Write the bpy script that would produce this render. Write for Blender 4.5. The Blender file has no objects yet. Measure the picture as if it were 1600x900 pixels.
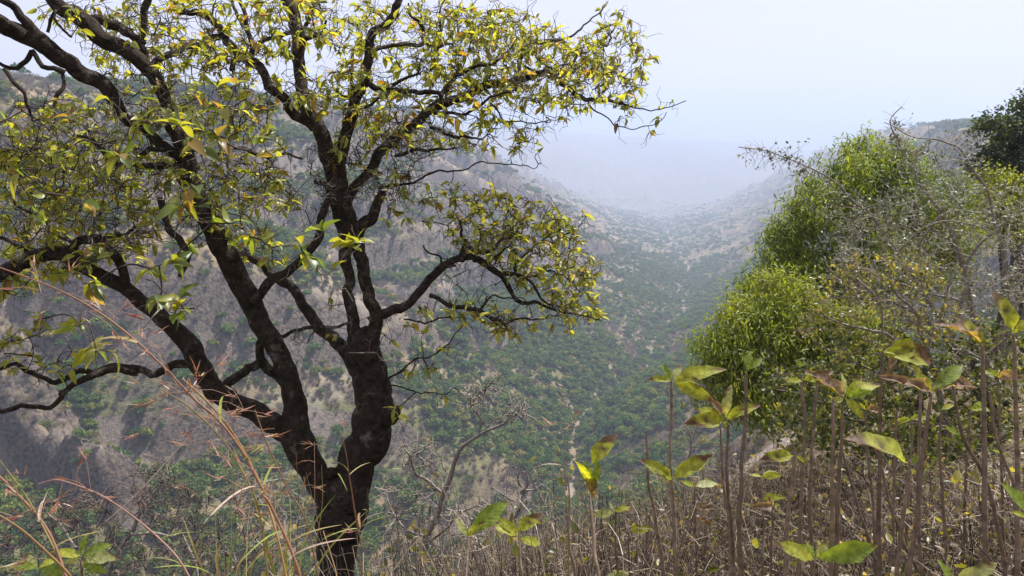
import bpy, math, random
import numpy as np
from mathutils import Matrix, Vector

rng = np.random.default_rng(7)
random.seed(7)
scene = bpy.context.scene
COL = scene.collection

# ------------------------------------------------------------------ camera
F = 1142.0                      # focal length in photo pixels (photo 1600 x 900)
PITCH = math.radians(12.3)
cam_data = bpy.data.cameras.new("camera")
cam_data.sensor_width = 36.0
cam_data.lens = F / 1600.0 * 36.0
cam_data.clip_start = 0.05
cam_data.clip_end = 60000.0
cam = bpy.data.objects.new("camera", cam_data)
cam.location = (0, 0, 0)
cam.rotation_euler = (math.pi / 2 - PITCH, 0, 0)
COL.objects.link(cam)
scene.camera = cam

# ------------------------------------------------------------------ sky and sun
SUN_EL = math.radians(57.0)
SUN_AZ = math.radians(46.0)     # to the right of the view direction (+Y)
world = bpy.data.worlds.new("World")
scene.world = world
world.use_nodes = True
wn = world.node_tree
sky = wn.nodes.new("ShaderNodeTexSky")
sky.sky_type = 'NISHITA'
sky.sun_disc = False
sky.sun_elevation = SUN_EL
sky.sun_rotation = SUN_AZ
sky.altitude = 600
sky.air_density = 1.0
sky.dust_density = 3.0
sky.ozone_density = 3.0
bg = wn.nodes["Background"]
bg.inputs["Strength"].default_value = 0.12
milk = wn.nodes.new("ShaderNodeMix"); milk.data_type = 'RGBA'      # thin high haze evens the whole sky out
milk.inputs[0].default_value = 0.86
milk.inputs[7].default_value = (4.2, 4.08, 4.85, 1)
wn.links.new(sky.outputs[0], milk.inputs[6])
wn.links.new(milk.outputs[2], bg.inputs["Color"])

sun_data = bpy.data.lights.new("sun", 'SUN')
sun_data.energy = 4.9
sun_data.angle = math.radians(0.55)
sun_data.color = (1.0, 0.96, 0.90)
sun = bpy.data.objects.new("sun", sun_data)
sun_dir = Vector((math.sin(SUN_AZ) * math.cos(SUN_EL), math.cos(SUN_AZ) * math.cos(SUN_EL), math.sin(SUN_EL)))
sun.rotation_euler = sun_dir.to_track_quat('Z', 'Y').to_euler()
sun.location = (20, 30, 60)
COL.objects.link(sun)

scene.view_settings.view_transform = 'Standard'
scene.view_settings.look = 'None'
scene.view_settings.gamma = 1.0
scene.view_settings.exposure = 0.85
scene.render.engine = 'CYCLES'
scene.cycles.max_bounces = 5
scene.cycles.diffuse_bounces = 3
scene.cycles.glossy_bounces = 2
scene.cycles.transmission_bounces = 4
scene.cycles.volume_bounces = 1
scene.cycles.transparent_max_bounces = 4
scene.cycles.use_denoising = True

HAZE_DENSITY = 0.00031

# ------------------------------------------------------------------ helpers
cp, sp = math.cos(PITCH), math.sin(PITCH)

def ray(px, py):
    """Direction with unit forward depth for a photo pixel."""
    x = (px - 800.0) / F
    u = (450.0 - py) / F
    return np.array([x, cp + u * sp, -sp + u * cp])

def P(px, py, d):
    return ray(px, py) * d

def to_px(p):
    p = np.asarray(p, float)
    fwd = p[..., 1] * cp - p[..., 2] * sp
    up = p[..., 1] * sp + p[..., 2] * cp
    return 800 + F * p[..., 0] / fwd, 450 - F * up / fwd, fwd

def _hash(ix, iy, seed):
    h = (ix.astype(np.int64) * 374761393 + iy.astype(np.int64) * 668265263 + seed * 1442695041) & 0x7fffffff
    h = ((h ^ (h >> 13)) * 1274126177) & 0x7fffffff
    h = h ^ (h >> 16)
    return (h & 0xffff) / 65535.0

def vnoise(x, y, seed=0):
    x = np.asarray(x, float); y = np.asarray(y, float)
    ix = np.floor(x); iy = np.floor(y)
    fx = x - ix; fy = y - iy
    fx = fx * fx * fx * (fx * (fx * 6 - 15) + 10); fy = fy * fy * fy * (fy * (fy * 6 - 15) + 10)
    ix = ix.astype(np.int64); iy = iy.astype(np.int64)
    a = _hash(ix, iy, seed); b = _hash(ix + 1, iy, seed)
    c = _hash(ix, iy + 1, seed); d = _hash(ix + 1, iy + 1, seed)
    return (a + (b - a) * fx) * (1 - fy) + (c + (d - c) * fx) * fy

def fbm(x, y, seed=0, octs=4, gain=0.5):
    s = 0; a = 1; t = 0
    for o in range(octs):
        s = s + a * vnoise(x * 2 ** o + 17.3 * o, y * 2 ** o - 9.1 * o, seed + o)
        t += a; a *= gain
    return s / t

def smooth(a, b, x):
    t = np.clip((x - a) / (b - a), 0, 1)
    return t * t * (3 - 2 * t)

class MB:
    """Collects shapes; build() links them as one mesh object."""
    def __init__(self):
        self.v = []; self.fl = []; self.fs = []; self.c = []; self.n = 0
    def add(self, verts, faces, col=None):
        verts = np.asarray(verts, float).reshape(-1, 3)
        faces = np.asarray(faces, np.int64)
        self.v.append(verts)
        self.fl.append((faces + self.n).ravel())
        self.fs.append(np.full(len(faces), faces.shape[1]))
        if col is None:
            col = (1, 1, 1)
        col = np.asarray(col, float)
        if col.ndim == 1:
            col = np.tile(col[:3], (len(verts), 1))
        self.c.append(col[:, :3])
        self.n += len(verts)
    def mesh(self, name, mat, origin=(0, 0, 0), smooth_shade=True):
        me = bpy.data.meshes.new(name)
        v = np.concatenate(self.v) - np.asarray(origin, float)
        fl = np.concatenate(self.fl).astype(np.int32); fs = np.concatenate(self.fs).astype(np.int32)
        me.vertices.add(len(v)); me.vertices.foreach_set("co", v.astype(np.float32).ravel())
        me.loops.add(len(fl)); me.loops.foreach_set("vertex_index", fl)
        me.polygons.add(len(fs))
        st = np.concatenate([[0], np.cumsum(fs)[:-1]]).astype(np.int32)
        me.polygons.foreach_set("loop_start", st)
        me.polygons.foreach_set("use_smooth", np.full(len(fs), smooth_shade))
        me.update(calc_edges=True)
        c = np.concatenate(self.c)
        at = me.color_attributes.new("Col", 'FLOAT_COLOR', 'POINT')
        at.data.foreach_set("color", np.column_stack([c, np.ones(len(c))]).astype(np.float32).ravel())
        if mat is not None:
            me.materials.append(mat)
        return me
    def build(self, name, mat, parent=None, smooth_shade=True):
        org = parent_origin(parent)
        return link(name, self.mesh(name, mat, org, smooth_shade), parent)

def parent_origin(parent):
    o = np.zeros(3)
    while parent is not None:
        o = o + np.array(parent.location); parent = parent.parent
    return o

def link(name, data, parent=None, loc=None):
    o = bpy.data.objects.new(name, data)
    COL.objects.link(o)
    if parent is not None:
        o.parent = parent
    if loc is not None:
        o.location = loc
    return o

def thing(name, label, cat, loc, group=None):
    o = link(name, None, None, tuple(float(a) for a in loc))
    o.empty_display_size = 0.1
    tag(o, label, cat, group)
    return o

def tag(o, label=None, cat=None, group=None, kind=None):
    if label: o["label"] = label
    if cat: o["category"] = cat
    if group: o["group"] = group
    if kind: o["kind"] = kind
    return o

def catmull(pts, step):
    """Resample a polyline (rows = xyz + extras) as a Catmull-Rom curve about every `step` metres."""
    pts = np.asarray(pts, float)
    if len(pts) < 3:
        n = max(2, int(np.linalg.norm(pts[-1, :3] - pts[0, :3]) / step) + 1)
        t = np.linspace(0, 1, n)[:, None]
        return pts[0] * (1 - t) + pts[-1] * t
    ext = np.vstack([2 * pts[0] - pts[1], pts, 2 * pts[-1] - pts[-2]])
    out = []
    for i in range(1, len(ext) - 2):
        p0, p1, p2, p3 = ext[i - 1:i + 3]
        n = max(2, int(np.linalg.norm(p2[:3] - p1[:3]) / step) + 1)
        t = np.linspace(0, 1, n, endpoint=False)[:, None]
        out.append(0.5 * (2 * p1 + (p2 - p0) * t + (2 * p0 - 5 * p1 + 4 * p2 - p3) * t ** 2 + (3 * p1 - p0 - 3 * p2 + p3) * t ** 3))
    out.append(pts[-1:])
    return np.vstack(out)

def tube(mb, pts, rad, n=6, col=(1, 1, 1), lump=0.0, cap=True, seed=0):
    pts = np.asarray(pts, float); rad = np.asarray(rad, float)
    m = len(pts)
    tan = np.gradient(pts, axis=0)
    tan /= np.linalg.norm(tan, axis=1)[:, None] + 1e-9
    a = np.array([0.3, 0.2, 0.93]) if abs(tan[0, 2]) < 0.8 else np.array([1.0, 0.1, 0])
    nrm = np.zeros((m, 3))
    v = a - tan[0] * a.dot(tan[0]); v /= np.linalg.norm(v)
    for i in range(m):
        v = v - tan[i] * v.dot(tan[i]); v /= np.linalg.norm(v) + 1e-12
        nrm[i] = v
    bi = np.cross(tan, nrm)
    ang = np.arange(n) / n * 2 * math.pi
    ca, sa = np.cos(ang), np.sin(ang)
    R = np.repeat(rad[:, None], n, 1)
    if lump > 0:
        s = np.arange(m)[:, None] * 0.24
        R = R * (1 + lump * (fbm(ca[None] * 1.3 + s * 0.5 + seed, sa[None] * 1.3 + s + 3.1 * seed, seed, 3) * 2 - 1)
                 + lump * 0.5 * (vnoise(ca[None] * 3.5 + 40 + s * .3, sa[None] * 3.5 + s * 2, seed + 5) * 2 - 1))
    V = pts[:, None] + R[..., None] * (nrm[:, None] * ca[None, :, None] + bi[:, None] * sa[None, :, None])
    idx = np.arange(m * n).reshape(m, n)
    q = np.stack([idx[:-1], np.roll(idx[:-1], -1, 1), np.roll(idx[1:], -1, 1), idx[1:]], -1).reshape(-1, 4)
    c = np.asarray(col, float)
    if c.ndim == 2 and len(c) == m:
        c = np.repeat(c, n, 0)
    mb.add(V.reshape(-1, 3), q, c)
    if cap and n >= 3:
        mb.add(V[-1], [list(range(n))], np.asarray(col)[-1] if np.asarray(col).ndim == 2 else col)

def tubes_fast(mb, P0, rad, n=3, col=None):
    """Many thin stems at once: P0 (k, m, 3), rad (k, m), col (k, 3)."""
    k, m, _ = P0.shape
    tan = np.gradient(P0, axis=1); tan /= np.linalg.norm(tan, axis=2, keepdims=True) + 1e-9
    a = np.tile(np.array([0.91, 0.35, 0.21]), (k, m, 1))
    u = np.cross(tan, a); u /= np.linalg.norm(u, axis=2, keepdims=True) + 1e-9
    w = np.cross(tan, u)
    ang = np.arange(n) / n * 2 * math.pi
    V = P0[:, :, None] + rad[:, :, None, None] * (u[:, :, None] * np.cos(ang)[None, None, :, None] + w[:, :, None] * np.sin(ang)[None, None, :, None])
    idx = np.arange(k * m * n).reshape(k, m, n)
    q = np.stack([idx[:, :-1], np.roll(idx[:, :-1], -1, 2), np.roll(idx[:, 1:], -1, 2), idx[:, 1:]], -1).reshape(-1, 4)
    c = np.ones((k, 3)) if col is None else np.asarray(col)
    mb.add(V.reshape(-1, 3), q, np.repeat(c, m * n, 0))

def leaf_template(ts, ws, fold=0.25, droop=0.25, wave=0.0, curl=0.0):
    """Leaf along +X from 0 to 1, half width ws, midrib row in the middle."""
    ts = np.asarray(ts, float); ws = np.asarray(ws, float)
    z = -droop * ts ** 2
    L = np.column_stack([ts, ws, z + fold * ws + wave * np.sin(ts * 17) * ws + curl * ws * ts])
    M = np.column_stack([ts, 0 * ts, z])
    Rr = np.column_stack([ts, -ws, z + fold * ws + wave * np.cos(ts * 15 + 1) * ws - curl * .4 * ws * ts])
    V = np.stack([L, M, Rr], 1).reshape(-1, 3)
    f = []
    for i in range(len(ts) - 1):
        a = i * 3
        f += [[a, a + 1, a + 4, a + 3], [a + 1, a + 2, a + 5, a + 4]]
    return V, np.array(f)

def place_leaves(mb, tmpl, pos, dirs, ups, size, cols):
    """Bakes copies of a leaf template: rows of pos / dirs / ups / size / cols."""
    V, Fc = tmpl
    pos = np.asarray(pos, float); k = len(pos)
    if k == 0: return
    R = frames(dirs, ups)
    W = np.einsum('kij,vj->kvi', R, V) * np.asarray(size, float)[:, None, None] + pos[:, None]
    f = (Fc[None] + (np.arange(k) * len(V))[:, None, None]).reshape(-1, Fc.shape[1])
    mb.add(W.reshape(-1, 3), f, np.repeat(np.asarray(cols, float), len(V), 0))

def frames(dirs, ups):
    d = np.asarray(dirs, float); d = d / (np.linalg.norm(d, axis=1)[:, None] + 1e-9)
    u = np.asarray(ups, float); u = u - d * (u * d).sum(1)[:, None]; u = u / (np.linalg.norm(u, axis=1)[:, None] + 1e-9)
    s = np.cross(u, d)
    return np.stack([d, s, u], 2)

def rand_dirs(k):
    v = rng.normal(size=(k, 3)); return v / np.linalg.norm(v, axis=1)[:, None]

def in_poly(x, y, poly):
    poly = np.asarray(poly, float); n = len(poly); ins = np.zeros(x.shape, bool); j = n - 1
    for i in range(n):
        xi, yi = poly[i]; xj, yj = poly[j]
        ins ^= ((yi > y) != (yj > y)) & (x < (xj - xi) * (y - yi) / (yj - yi + 1e-12) + xi)
        j = i
    return ins

def sample_poly(poly, k):
    poly = np.asarray(poly, float); lo = poly.min(0); hi = poly.max(0); out = np.zeros((0, 2))
    while len(out) < k:
        q = lo + (hi - lo) * rng.random((k * 3, 2))
        out = np.vstack([out, q[in_poly(q[:, 0], q[:, 1], poly)]])
    return out[:k]

# ------------------------------------------------------------------ materials
def new_mat(name):
    m = bpy.data.materials.new(name); m.use_nodes = True
    nt = m.node_tree; nt.nodes.clear()
    out = nt.nodes.new("ShaderNodeOutputMaterial")
    return m, nt, out

def N(nt, kind, **kw):
    n = nt.nodes.new(kind)
    for k, v in kw.items():
        if k in n.inputs: n.inputs[k].default_value = v
        else: setattr(n, k, v)
    return n

def leaf_material(name, trans=0.45, trans_tint=(1.25, 1.15, 0.5), rough=0.45, spec=0.4, rand=0.0, use_random=False):
    m, nt, out = new_mat(name)
    L = nt.links
    at = N(nt, "ShaderNodeAttribute", attribute_name="Col")
    col = at.outputs["Color"]
    if use_random:                       # every plant of a kind differs a little in hue and lightness
        oi = N(nt, "ShaderNodeObjectInfo")
        ramp = N(nt, "ShaderNodeValToRGB")
        r = ramp.color_ramp
        r.elements[0].color = (0.62, 0.78, 0.85, 1); r.elements[1].color = (1.35, 1.12, 0.95, 1)
        e = r.elements.new(0.5); e.color = (0.95, 1.0, 0.85, 1)
        L.new(oi.outputs["Random"], ramp.inputs[0])
        mx = N(nt, "ShaderNodeMix", data_type='RGBA', blend_type='MULTIPLY'); mx.inputs[0].default_value = 1
        L.new(col, mx.inputs[6]); L.new(ramp.outputs[0], mx.inputs[7]); col = mx.outputs[2]
    geo = N(nt, "ShaderNodeNewGeometry")
    nz = N(nt, "ShaderNodeTexNoise", Scale=60.0, Detail=3.0)
    tc = N(nt, "ShaderNodeTexCoord"); L.new(tc.outputs["Object"], nz.inputs["Vector"])
    mr = N(nt, "ShaderNodeMapRange"); mr.inputs[3].default_value = 0.75; mr.inputs[4].default_value = 1.25
    L.new(nz.outputs[0], mr.inputs[0])
    vm = N(nt, "ShaderNodeVectorMath", operation='SCALE'); L.new(col, vm.inputs[0]); L.new(mr.outputs[0], vm.inputs["Scale"])
    p = N(nt, "ShaderNodeBsdfPrincipled"); p.inputs["Roughness"].default_value = rough; p.inputs["Specular IOR Level"].default_value = spec
    L.new(vm.outputs[0], p.inputs["Base Color"])
    tm = N(nt, "ShaderNodeVectorMath", operation='MULTIPLY'); tm.inputs[1].default_value = trans_tint
    L.new(vm.outputs[0], tm.inputs[0])
    tr = N(nt, "ShaderNodeBsdfTranslucent"); L.new(tm.outputs[0], tr.inputs["Color"])
    mix = N(nt, "ShaderNodeMixShader"); mix.inputs[0].default_value = trans
    L.new(p.outputs[0], mix.inputs[1]); L.new(tr.outputs[0], mix.inputs[2])
    L.new(mix.outputs[0], out.inputs["Surface"])
    return m

def bark_material(name, dark, light, scale=18.0, lichen=None, bump=0.6, dist=0.02):
    m, nt, out = new_mat(name); L = nt.links
    tc = N(nt, "ShaderNodeTexCoord")
    n1 = N(nt, "ShaderNodeTexNoise", Scale=scale, Detail=8.0, Roughness=0.7)
    vo = N(nt, "ShaderNodeTexVoronoi", Scale=scale * 2.6); vo.feature = 'DISTANCE_TO_EDGE'
    n0 = N(nt, "ShaderNodeTexNoise", Scale=scale * 1.5, Detail=4.0)
    wv = N(nt, "ShaderNodeVectorMath", operation='MULTIPLY_ADD')
    L.new(tc.outputs["Object"], n0.inputs["Vector"]); L.new(tc.outputs["Object"], n1.inputs["Vector"])
    L.new(n0.outputs["Color"], wv.inputs[0]); wv.inputs[1].default_value = (0.08, 0.08, 0.08); L.new(tc.outputs["Object"], wv.inputs[2])
    mp = N(nt, "ShaderNodeMapping"); mp.inputs["Scale"].default_value = (1, 1, 0.45)
    L.new(wv.outputs[0], mp.inputs[0]); L.new(mp.outputs[0], vo.inputs["Vector"])
    ramp = N(nt, "ShaderNodeValToRGB")
    ramp.color_ramp.elements[0].position = 0.32; ramp.color_ramp.elements[0].color = (*dark, 1)
    ramp.color_ramp.elements[1].position = 0.72; ramp.color_ramp.elements[1].color = (*light, 1)
    L.new(n1.outputs[0], ramp.inputs[0])
    col = ramp.outputs[0]
    at = N(nt, "ShaderNodeAttribute", attribute_name="Col")
    mx = N(nt, "ShaderNodeMix", data_type='RGBA', blend_type='MULTIPLY'); mx.inputs[0].default_value = 1
    L.new(col, mx.inputs[6]); L.new(at.outputs["Color"], mx.inputs[7]); col = mx.outputs[2]
    if lichen:
        n2 = N(nt, "ShaderNodeTexNoise", Scale=scale * 0.35, Detail=6.0, Roughness=0.75)
        L.new(tc.outputs["Object"], n2.inputs["Vector"])
        r2 = N(nt, "ShaderNodeMapRange"); r2.inputs[1].default_value = 0.56; r2.inputs[2].default_value = 0.66
        L.new(n2.outputs[0], r2.inputs[0])
        m2 = N(nt, "ShaderNodeMix", data_type='RGBA'); m2.inputs[7].default_value = (*lichen, 1)
        L.new(r2.outputs[0], m2.inputs[0]); L.new(col, m2.inputs[6]); col = m2.outputs[2]
    p = N(nt, "ShaderNodeBsdfPrincipled"); p.inputs["Roughness"].default_value = 0.9; p.inputs["Specular IOR Level"].default_value = 0.2
    L.new(col, p.inputs["Base Color"])
    ad = N(nt, "ShaderNodeMath", operation='MULTIPLY_ADD'); ad.inputs[1].default_value = 1.6
    mn = N(nt, "ShaderNodeMath", operation='MINIMUM'); mn.inputs[1].default_value = 0.22
    L.new(vo.outputs[0], mn.inputs[0]); L.new(mn.outputs[0], ad.inputs[0]); L.new(n1.outputs[0], ad.inputs[2])
    b = N(nt, "ShaderNodeBump", Strength=bump, Distance=dist); L.new(ad.outputs[0], b.inputs["Height"]); L.new(b.outputs[0], p.inputs["Normal"])
    L.new(p.outputs[0], out.inputs["Surface"])
    return m

def twig_material(name):
    m, nt, out = new_mat(name); L = nt.links
    at = N(nt, "ShaderNodeAttribute", attribute_name="Col")
    tc = N(nt, "ShaderNodeTexCoord")
    nz = N(nt, "ShaderNodeTexNoise", Scale=45.0, Detail=4.0); L.new(tc.outputs["Object"], nz.inputs["Vector"])
    mr = N(nt, "ShaderNodeMapRange"); mr.inputs[1].default_value = .3; mr.inputs[2].default_value = .7; mr.inputs[3].default_value = 0.6; mr.inputs[4].default_value = 1.4
    L.new(nz.outputs[0], mr.inputs[0])
    vm = N(nt, "ShaderNodeVectorMath", operation='SCALE'); L.new(at.outputs["Color"], vm.inputs[0]); L.new(mr.outputs[0], vm.inputs["Scale"])
    p = N(nt, "ShaderNodeBsdfPrincipled"); p.inputs["Roughness"].default_value = 0.75; p.inputs["Specular IOR Level"].default_value = 0.3
    L.new(vm.outputs[0], p.inputs["Base Color"])
    b = N(nt, "ShaderNodeBump", Strength=0.5, Distance=0.004); L.new(nz.outputs[0], b.inputs["Height"]); L.new(b.outputs[0], p.inputs["Normal"])
    L.new(p.outputs[0], out.inputs["Surface"])
    return m

def terrain_material():
    m, nt, out = new_mat("hillside_ground"); L = nt.links
    geo = N(nt, "ShaderNodeNewGeometry")
    pos = geo.outputs["Position"]
    def noise(scale, detail=5, rough=0.6):
        n = N(nt, "ShaderNodeTexNoise", Scale=scale, Detail=float(detail), Roughness=rough); L.new(pos, n.inputs["Vector"]); return n.outputs[0]
    def mixc(fac, a, b):
        mx = N(nt, "ShaderNodeMix", data_type='RGBA')
        L.new(fac, mx.inputs[0])
        for i, c in ((6, a), (7, b)):
            if isinstance(c, tuple): mx.inputs[i].default_value = (*c, 1)
            else: L.new(c, mx.inputs[i])
        return mx.outputs[2]
    def rng_(src, a, b):
        r = N(nt, "ShaderNodeMapRange"); r.inputs[1].default_value = a; r.inputs[2].default_value = b; L.new(src, r.inputs[0]); return r.outputs[0]
    big = noise(0.011, 5, 0.55); mid = noise(0.06, 6, 0.65); fine = noise(0.6, 6, 0.7); tiny = noise(5.0, 5, 0.7)
    dry = mixc(rng_(fine, .35, .65), (0.35, 0.268, 0.162), (0.19, 0.145, 0.088))
    scrub = mixc(rng_(mid, .38, .62), (0.135, 0.108, 0.07), (0.23, 0.182, 0.105))
    green = mixc(rng_(fine, .4, .6), (0.085, 0.11, 0.03), (0.16, 0.155, 0.065))
    base = mixc(rng_(mid, .50, .60), scrub, dry)
    base = mixc(rng_(big, .50, .62), base, green)
    rock = mixc(rng_(fine, .42, .60), (0.055, 0.047, 0.042), (0.18, 0.142, 0.105))
    sep = N(nt, "ShaderNodeSeparateXYZ"); L.new(geo.outputs["True Normal"], sep.inputs[0])
    st = N(nt, "ShaderNodeMath", operation='MULTIPLY_ADD'); st.inputs[1].default_value = 0.25
    L.new(mid, st.inputs[0]); L.new(sep.outputs[2], st.inputs[2])
    base = mixc(rng_(st.outputs[0], .80, .70), base, rock)
    at = N(nt, "ShaderNodeAttribute", attribute_name="Col")      # red = dry stream bed and bare earth
    ss = N(nt, "ShaderNodeSeparateColor"); L.new(at.outputs["Color"], ss.inputs[0])
    bed = mixc(rng_(tiny, .4, .6), (0.25, 0.205, 0.165), (0.33, 0.28, 0.24))
    base = mixc(ss.outputs[0], base, bed)
    crag = mixc(rng_(fine, .40, .62), (0.035, 0.031, 0.031), (0.15, 0.115, 0.088))
    base = mixc(ss.outputs[1], base, crag)
    p = N(nt, "ShaderNodeBsdfPrincipled"); p.inputs["Roughness"].default_value = 0.95; p.inputs["Specular IOR Level"].default_value = 0.1
    L.new(base, p.inputs["Base Color"])
    ad = N(nt, "ShaderNodeMath", operation='MULTIPLY_ADD'); ad.inputs[1].default_value = 2.5; L.new(mid, ad.inputs[0]); L.new(fine, ad.inputs[2])
    b = N(nt, "ShaderNodeBump", Strength=0.9, Distance=1.2); L.new(ad.outputs[0], b.inputs["Height"]); L.new(b.outputs[0], p.inputs["Normal"])
    L.new(p.outputs[0], out.inputs["Surface"])
    return m

M_LEAF = leaf_material("yellow_green_leaf", 0.55, (1.7, 1.55, 0.5), 0.38, 0.5)
M_LEAF_R = leaf_material("glossy_green_leaf", 0.48, (1.75, 1.65, 0.55), 0.45, 0.3)
M_LEAF_S = leaf_material("small_grey_leaf", 0.3, (1.1, 1.1, 0.7), 0.5, 0.35)
M_LEAF_F = leaf_material("wilting_stalk_leaf", 0.5, (1.8, 1.65, 0.4), 0.55, 0.3)
def veined(m):
    """Side veins, blotches and dust on the big stalk leaves (leaf length = 1 along X)."""
    nt = m.node_tree; L = nt.links
    vm = next(n for n in nt.nodes if n.type == 'VECT_MATH' and n.operation == 'SCALE'); p = next(n for n in nt.nodes if n.type == 'BSDF_PRINCIPLED')
    nz = next(n for n in nt.nodes if n.type == 'TEX_NOISE'); nz.inputs["Scale"].default_value = 7.0
    tc = next(n for n in nt.nodes if n.type == 'TEX_COORD')
    sx = N(nt, "ShaderNodeSeparateXYZ"); L.new(tc.outputs["Object"], sx.inputs[0])
    ab = N(nt, "ShaderNodeMath", operation='ABSOLUTE'); L.new(sx.outputs[1], ab.inputs[0])
    u = N(nt, "ShaderNodeMath", operation='MULTIPLY_ADD'); u.inputs[1].default_value = -1.1; L.new(ab.outputs[0], u.inputs[0]); L.new(sx.outputs[0], u.inputs[2])
    fr = N(nt, "ShaderNodeMath", operation='MULTIPLY'); fr.inputs[1].default_value = 62.0; L.new(u.outputs[0], fr.inputs[0])
    si = N(nt, "ShaderNodeMath", operation='SINE'); L.new(fr.outputs[0], si.inputs[0])
    pw = N(nt, "ShaderNodeMapRange"); pw.inputs[1].default_value = .55; pw.inputs[2].default_value = 1; pw.inputs[3].default_value = 1.0; pw.inputs[4].default_value = 1.13
    L.new(si.outputs[0], pw.inputs[0])
    mr = next(n for n in nt.nodes if n.type == 'MAP_RANGE' and n != pw); mr.inputs[1].default_value = .3; mr.inputs[2].default_value = .7; mr.inputs[3].default_value = .55; mr.inputs[4].default_value = 1.3
    mu = N(nt, "ShaderNodeMath", operation='MULTIPLY'); L.new(mr.outputs[0], mu.inputs[0]); L.new(pw.outputs[0], mu.inputs[1]); L.new(mu.outputs[0], vm.inputs["Scale"])
    b = N(nt, "ShaderNodeBump", Strength=0.12, Distance=0.002); L.new(si.outputs[0], b.inputs["Height"]); L.new(b.outputs[0], p.inputs["Normal"])
veined(M_LEAF_F)
M_GRASS = leaf_material("dry_grass", 0.3, (1.2, 1.0, 0.7), 0.6, 0.3)
M_BARK = bark_material("dark_tree_bark", (0.018, 0.013, 0.010), (0.115, 0.086, 0.064), 24.0, (0.25, 0.215, 0.18), 1.0, 0.04)
M_BARK_FAR = bark_material("grey_brown_bark", (0.03, 0.025, 0.02), (0.10, 0.085, 0.07), 8.0)
M_TWIG = twig_material("twig")
M_VALLEY = leaf_material("valley_foliage", 0.3, (1.3, 1.4, 0.5), 0.7, 0.15, use_random=True)
M_GROUND = terrain_material()

# ------------------------------------------------------------------ terrain
FLOOR_Z = -200.0
FALL = 0.075
_bed_px = [(885, 800), (890, 760), (905, 690), (935, 640), (990, 600), (1012, 560), (1050, 510), (1088, 450), (1062, 400), (1035, 350), (1030, 336)]
_bed = []
for px, py in _bed_px:
    r = ray(px, py); g = -r[2] / r[1]
    yb = 204 / g if 204 / g < 450 else (204 - FALL * 450) / (g - FALL)
    _bed.append((yb, r[0] / r[1] * yb))
AX_Y = [-400, 0, 120, 300] + [b[0] for b in _bed] + [5400, 7200, 9500, 15000]
AX_X = [-420, -185, -125, -35] + [b[1] for b in _bed] + [_bed[-1][1] + 900, 3300, 6500, 14000]

def floor_z(y):
    return FLOOR_Z - 4 - FALL * np.clip(y - 450, 0, 4500)

def axis_x(y):
    return np.interp(y, AX_Y, AX_X) + 6 * np.sin(y / 45.0) * smooth(300, 500, y)

EDGE_A, EDGE_B = -0.3, 0.42

def near_z(x, y):
    e = x - (EDGE_A + EDGE_B * y)
    k = 0.8
    neg = np.log1p(np.exp(np.clip(-e / k, -60, 60))) * k
    posi = np.log1p(np.exp(np.clip(e / k, -60, 60))) * k
    yy = np.maximum(y, -6)
    return (-1.45 - 0.33 * yy - 0.0012 * np.maximum(y, 0) ** 2 + 0.36 * np.minimum(posi, 60) - 1.0 * neg - 0.012 * np.minimum(neg, 40) ** 2
            + 0.25 * (fbm(x * 0.5, y * 0.5, 31, 3) - 0.5))

def valley_z(x, y):
    x = np.asarray(x, float); y = np.asarray(y, float)
    warp = (fbm(x / 260, y / 260, 3, 3) - 0.5)
    d = x - axis_x(y)
    left = d < 0
    wl = 340 + 60 * (vnoise(y / 500, 0 * y, 8) - 0.5) + 0.27 * np.clip(y - 500, 0, 5000)
    wr = np.interp(y, [-400, 0, 150, 300, 800, 1300, 2600, 4000, 6000], [280, 270, 330, 360, 350, 420, 800, 1050, 1400])
    ht = np.where(left, 27.0 - 0.018 * np.clip(y - 1500, 0, 8000), 6.0 - 0.012 * np.clip(y - 1500, 0, 8000))
    w = np.where(left, wl, wr)
    t = np.abs(d) / w
    # spurs and gullies running down to the stream
    u = y / 105.0 + warp * 2.2 + np.where(left, 0.0, 0.4) + 0.25 * np.abs(d) / 100
    spur = np.abs(((u % 2.0) - 1.0)) * 2 - 1
    u2 = y / 38.0 + warp * 5 + np.abs(d) / 60
    spur2 = np.abs(((u2 % 2.0) - 1.0)) * 2 - 1
    amp = smooth(0.08, 0.45, t) * (1 - smooth(0.8, 1.1, t))
    t = t + (0.115 * spur + 0.03 * spur2) * amp + 0.10 * warp * smooth(.1, .5, t)
    prof = np.where(t < 1, smooth(-0.02, 0.10, t) * 0.04 + 0.96 * np.clip(t, 0, 1) ** (1.12 + 0.4 * smooth(400, 1200, y)), 1.0)
    z = floor_z(y) + (ht - floor_z(y)) * prof
    # cliff bands of the old lava flows
    band = 34.0
    zz = z / band + 0.35 * fbm(x / 130, y / 130, 12, 3)
    fr = zz - np.floor(zz)
    st = smooth(0.30, 0.62, fr) - fr
    z = z + band * 0.65 * st * amp * smooth(0.45, 0.62, fbm(x / 170 + 5, y / 170, 21, 3))
    z = z + 9 * (fbm(x / 55, y / 55, 5, 4) - 0.5) * smooth(0.05, 0.4, t) + 2.2 * (fbm(x / 12, y / 12, 6, 3) - 0.5) * smooth(0.03, 0.2, t)
    far = smooth(3300, 5200, y)
    top = 5 - 0.075 * np.clip(x - 300, -2500, 4000) + 130 * (fbm(x / 1500, y / 1500, 14, 3) - 0.5)
    rise = smooth(3900, 6900, y + 1500 * (fbm(x / 1300, y / 1300, 16, 3) - .5))
    rn = 1 - np.abs(fbm(x / 800, y / 1100, 17, 4) * 2 - 1) * 2
    zf = floor_z(y) + (top + 45 * (fbm(x / 450, y / 450, 18, 3) - .5) - floor_z(y)) * rise + 130 * rn * rise * (1 - rise) * 2
    z = z * (1 - far) + far * zf
    z = z - 0.03 * np.clip(np.hypot(x, y) - 7500, 0, None)
    return z

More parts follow.
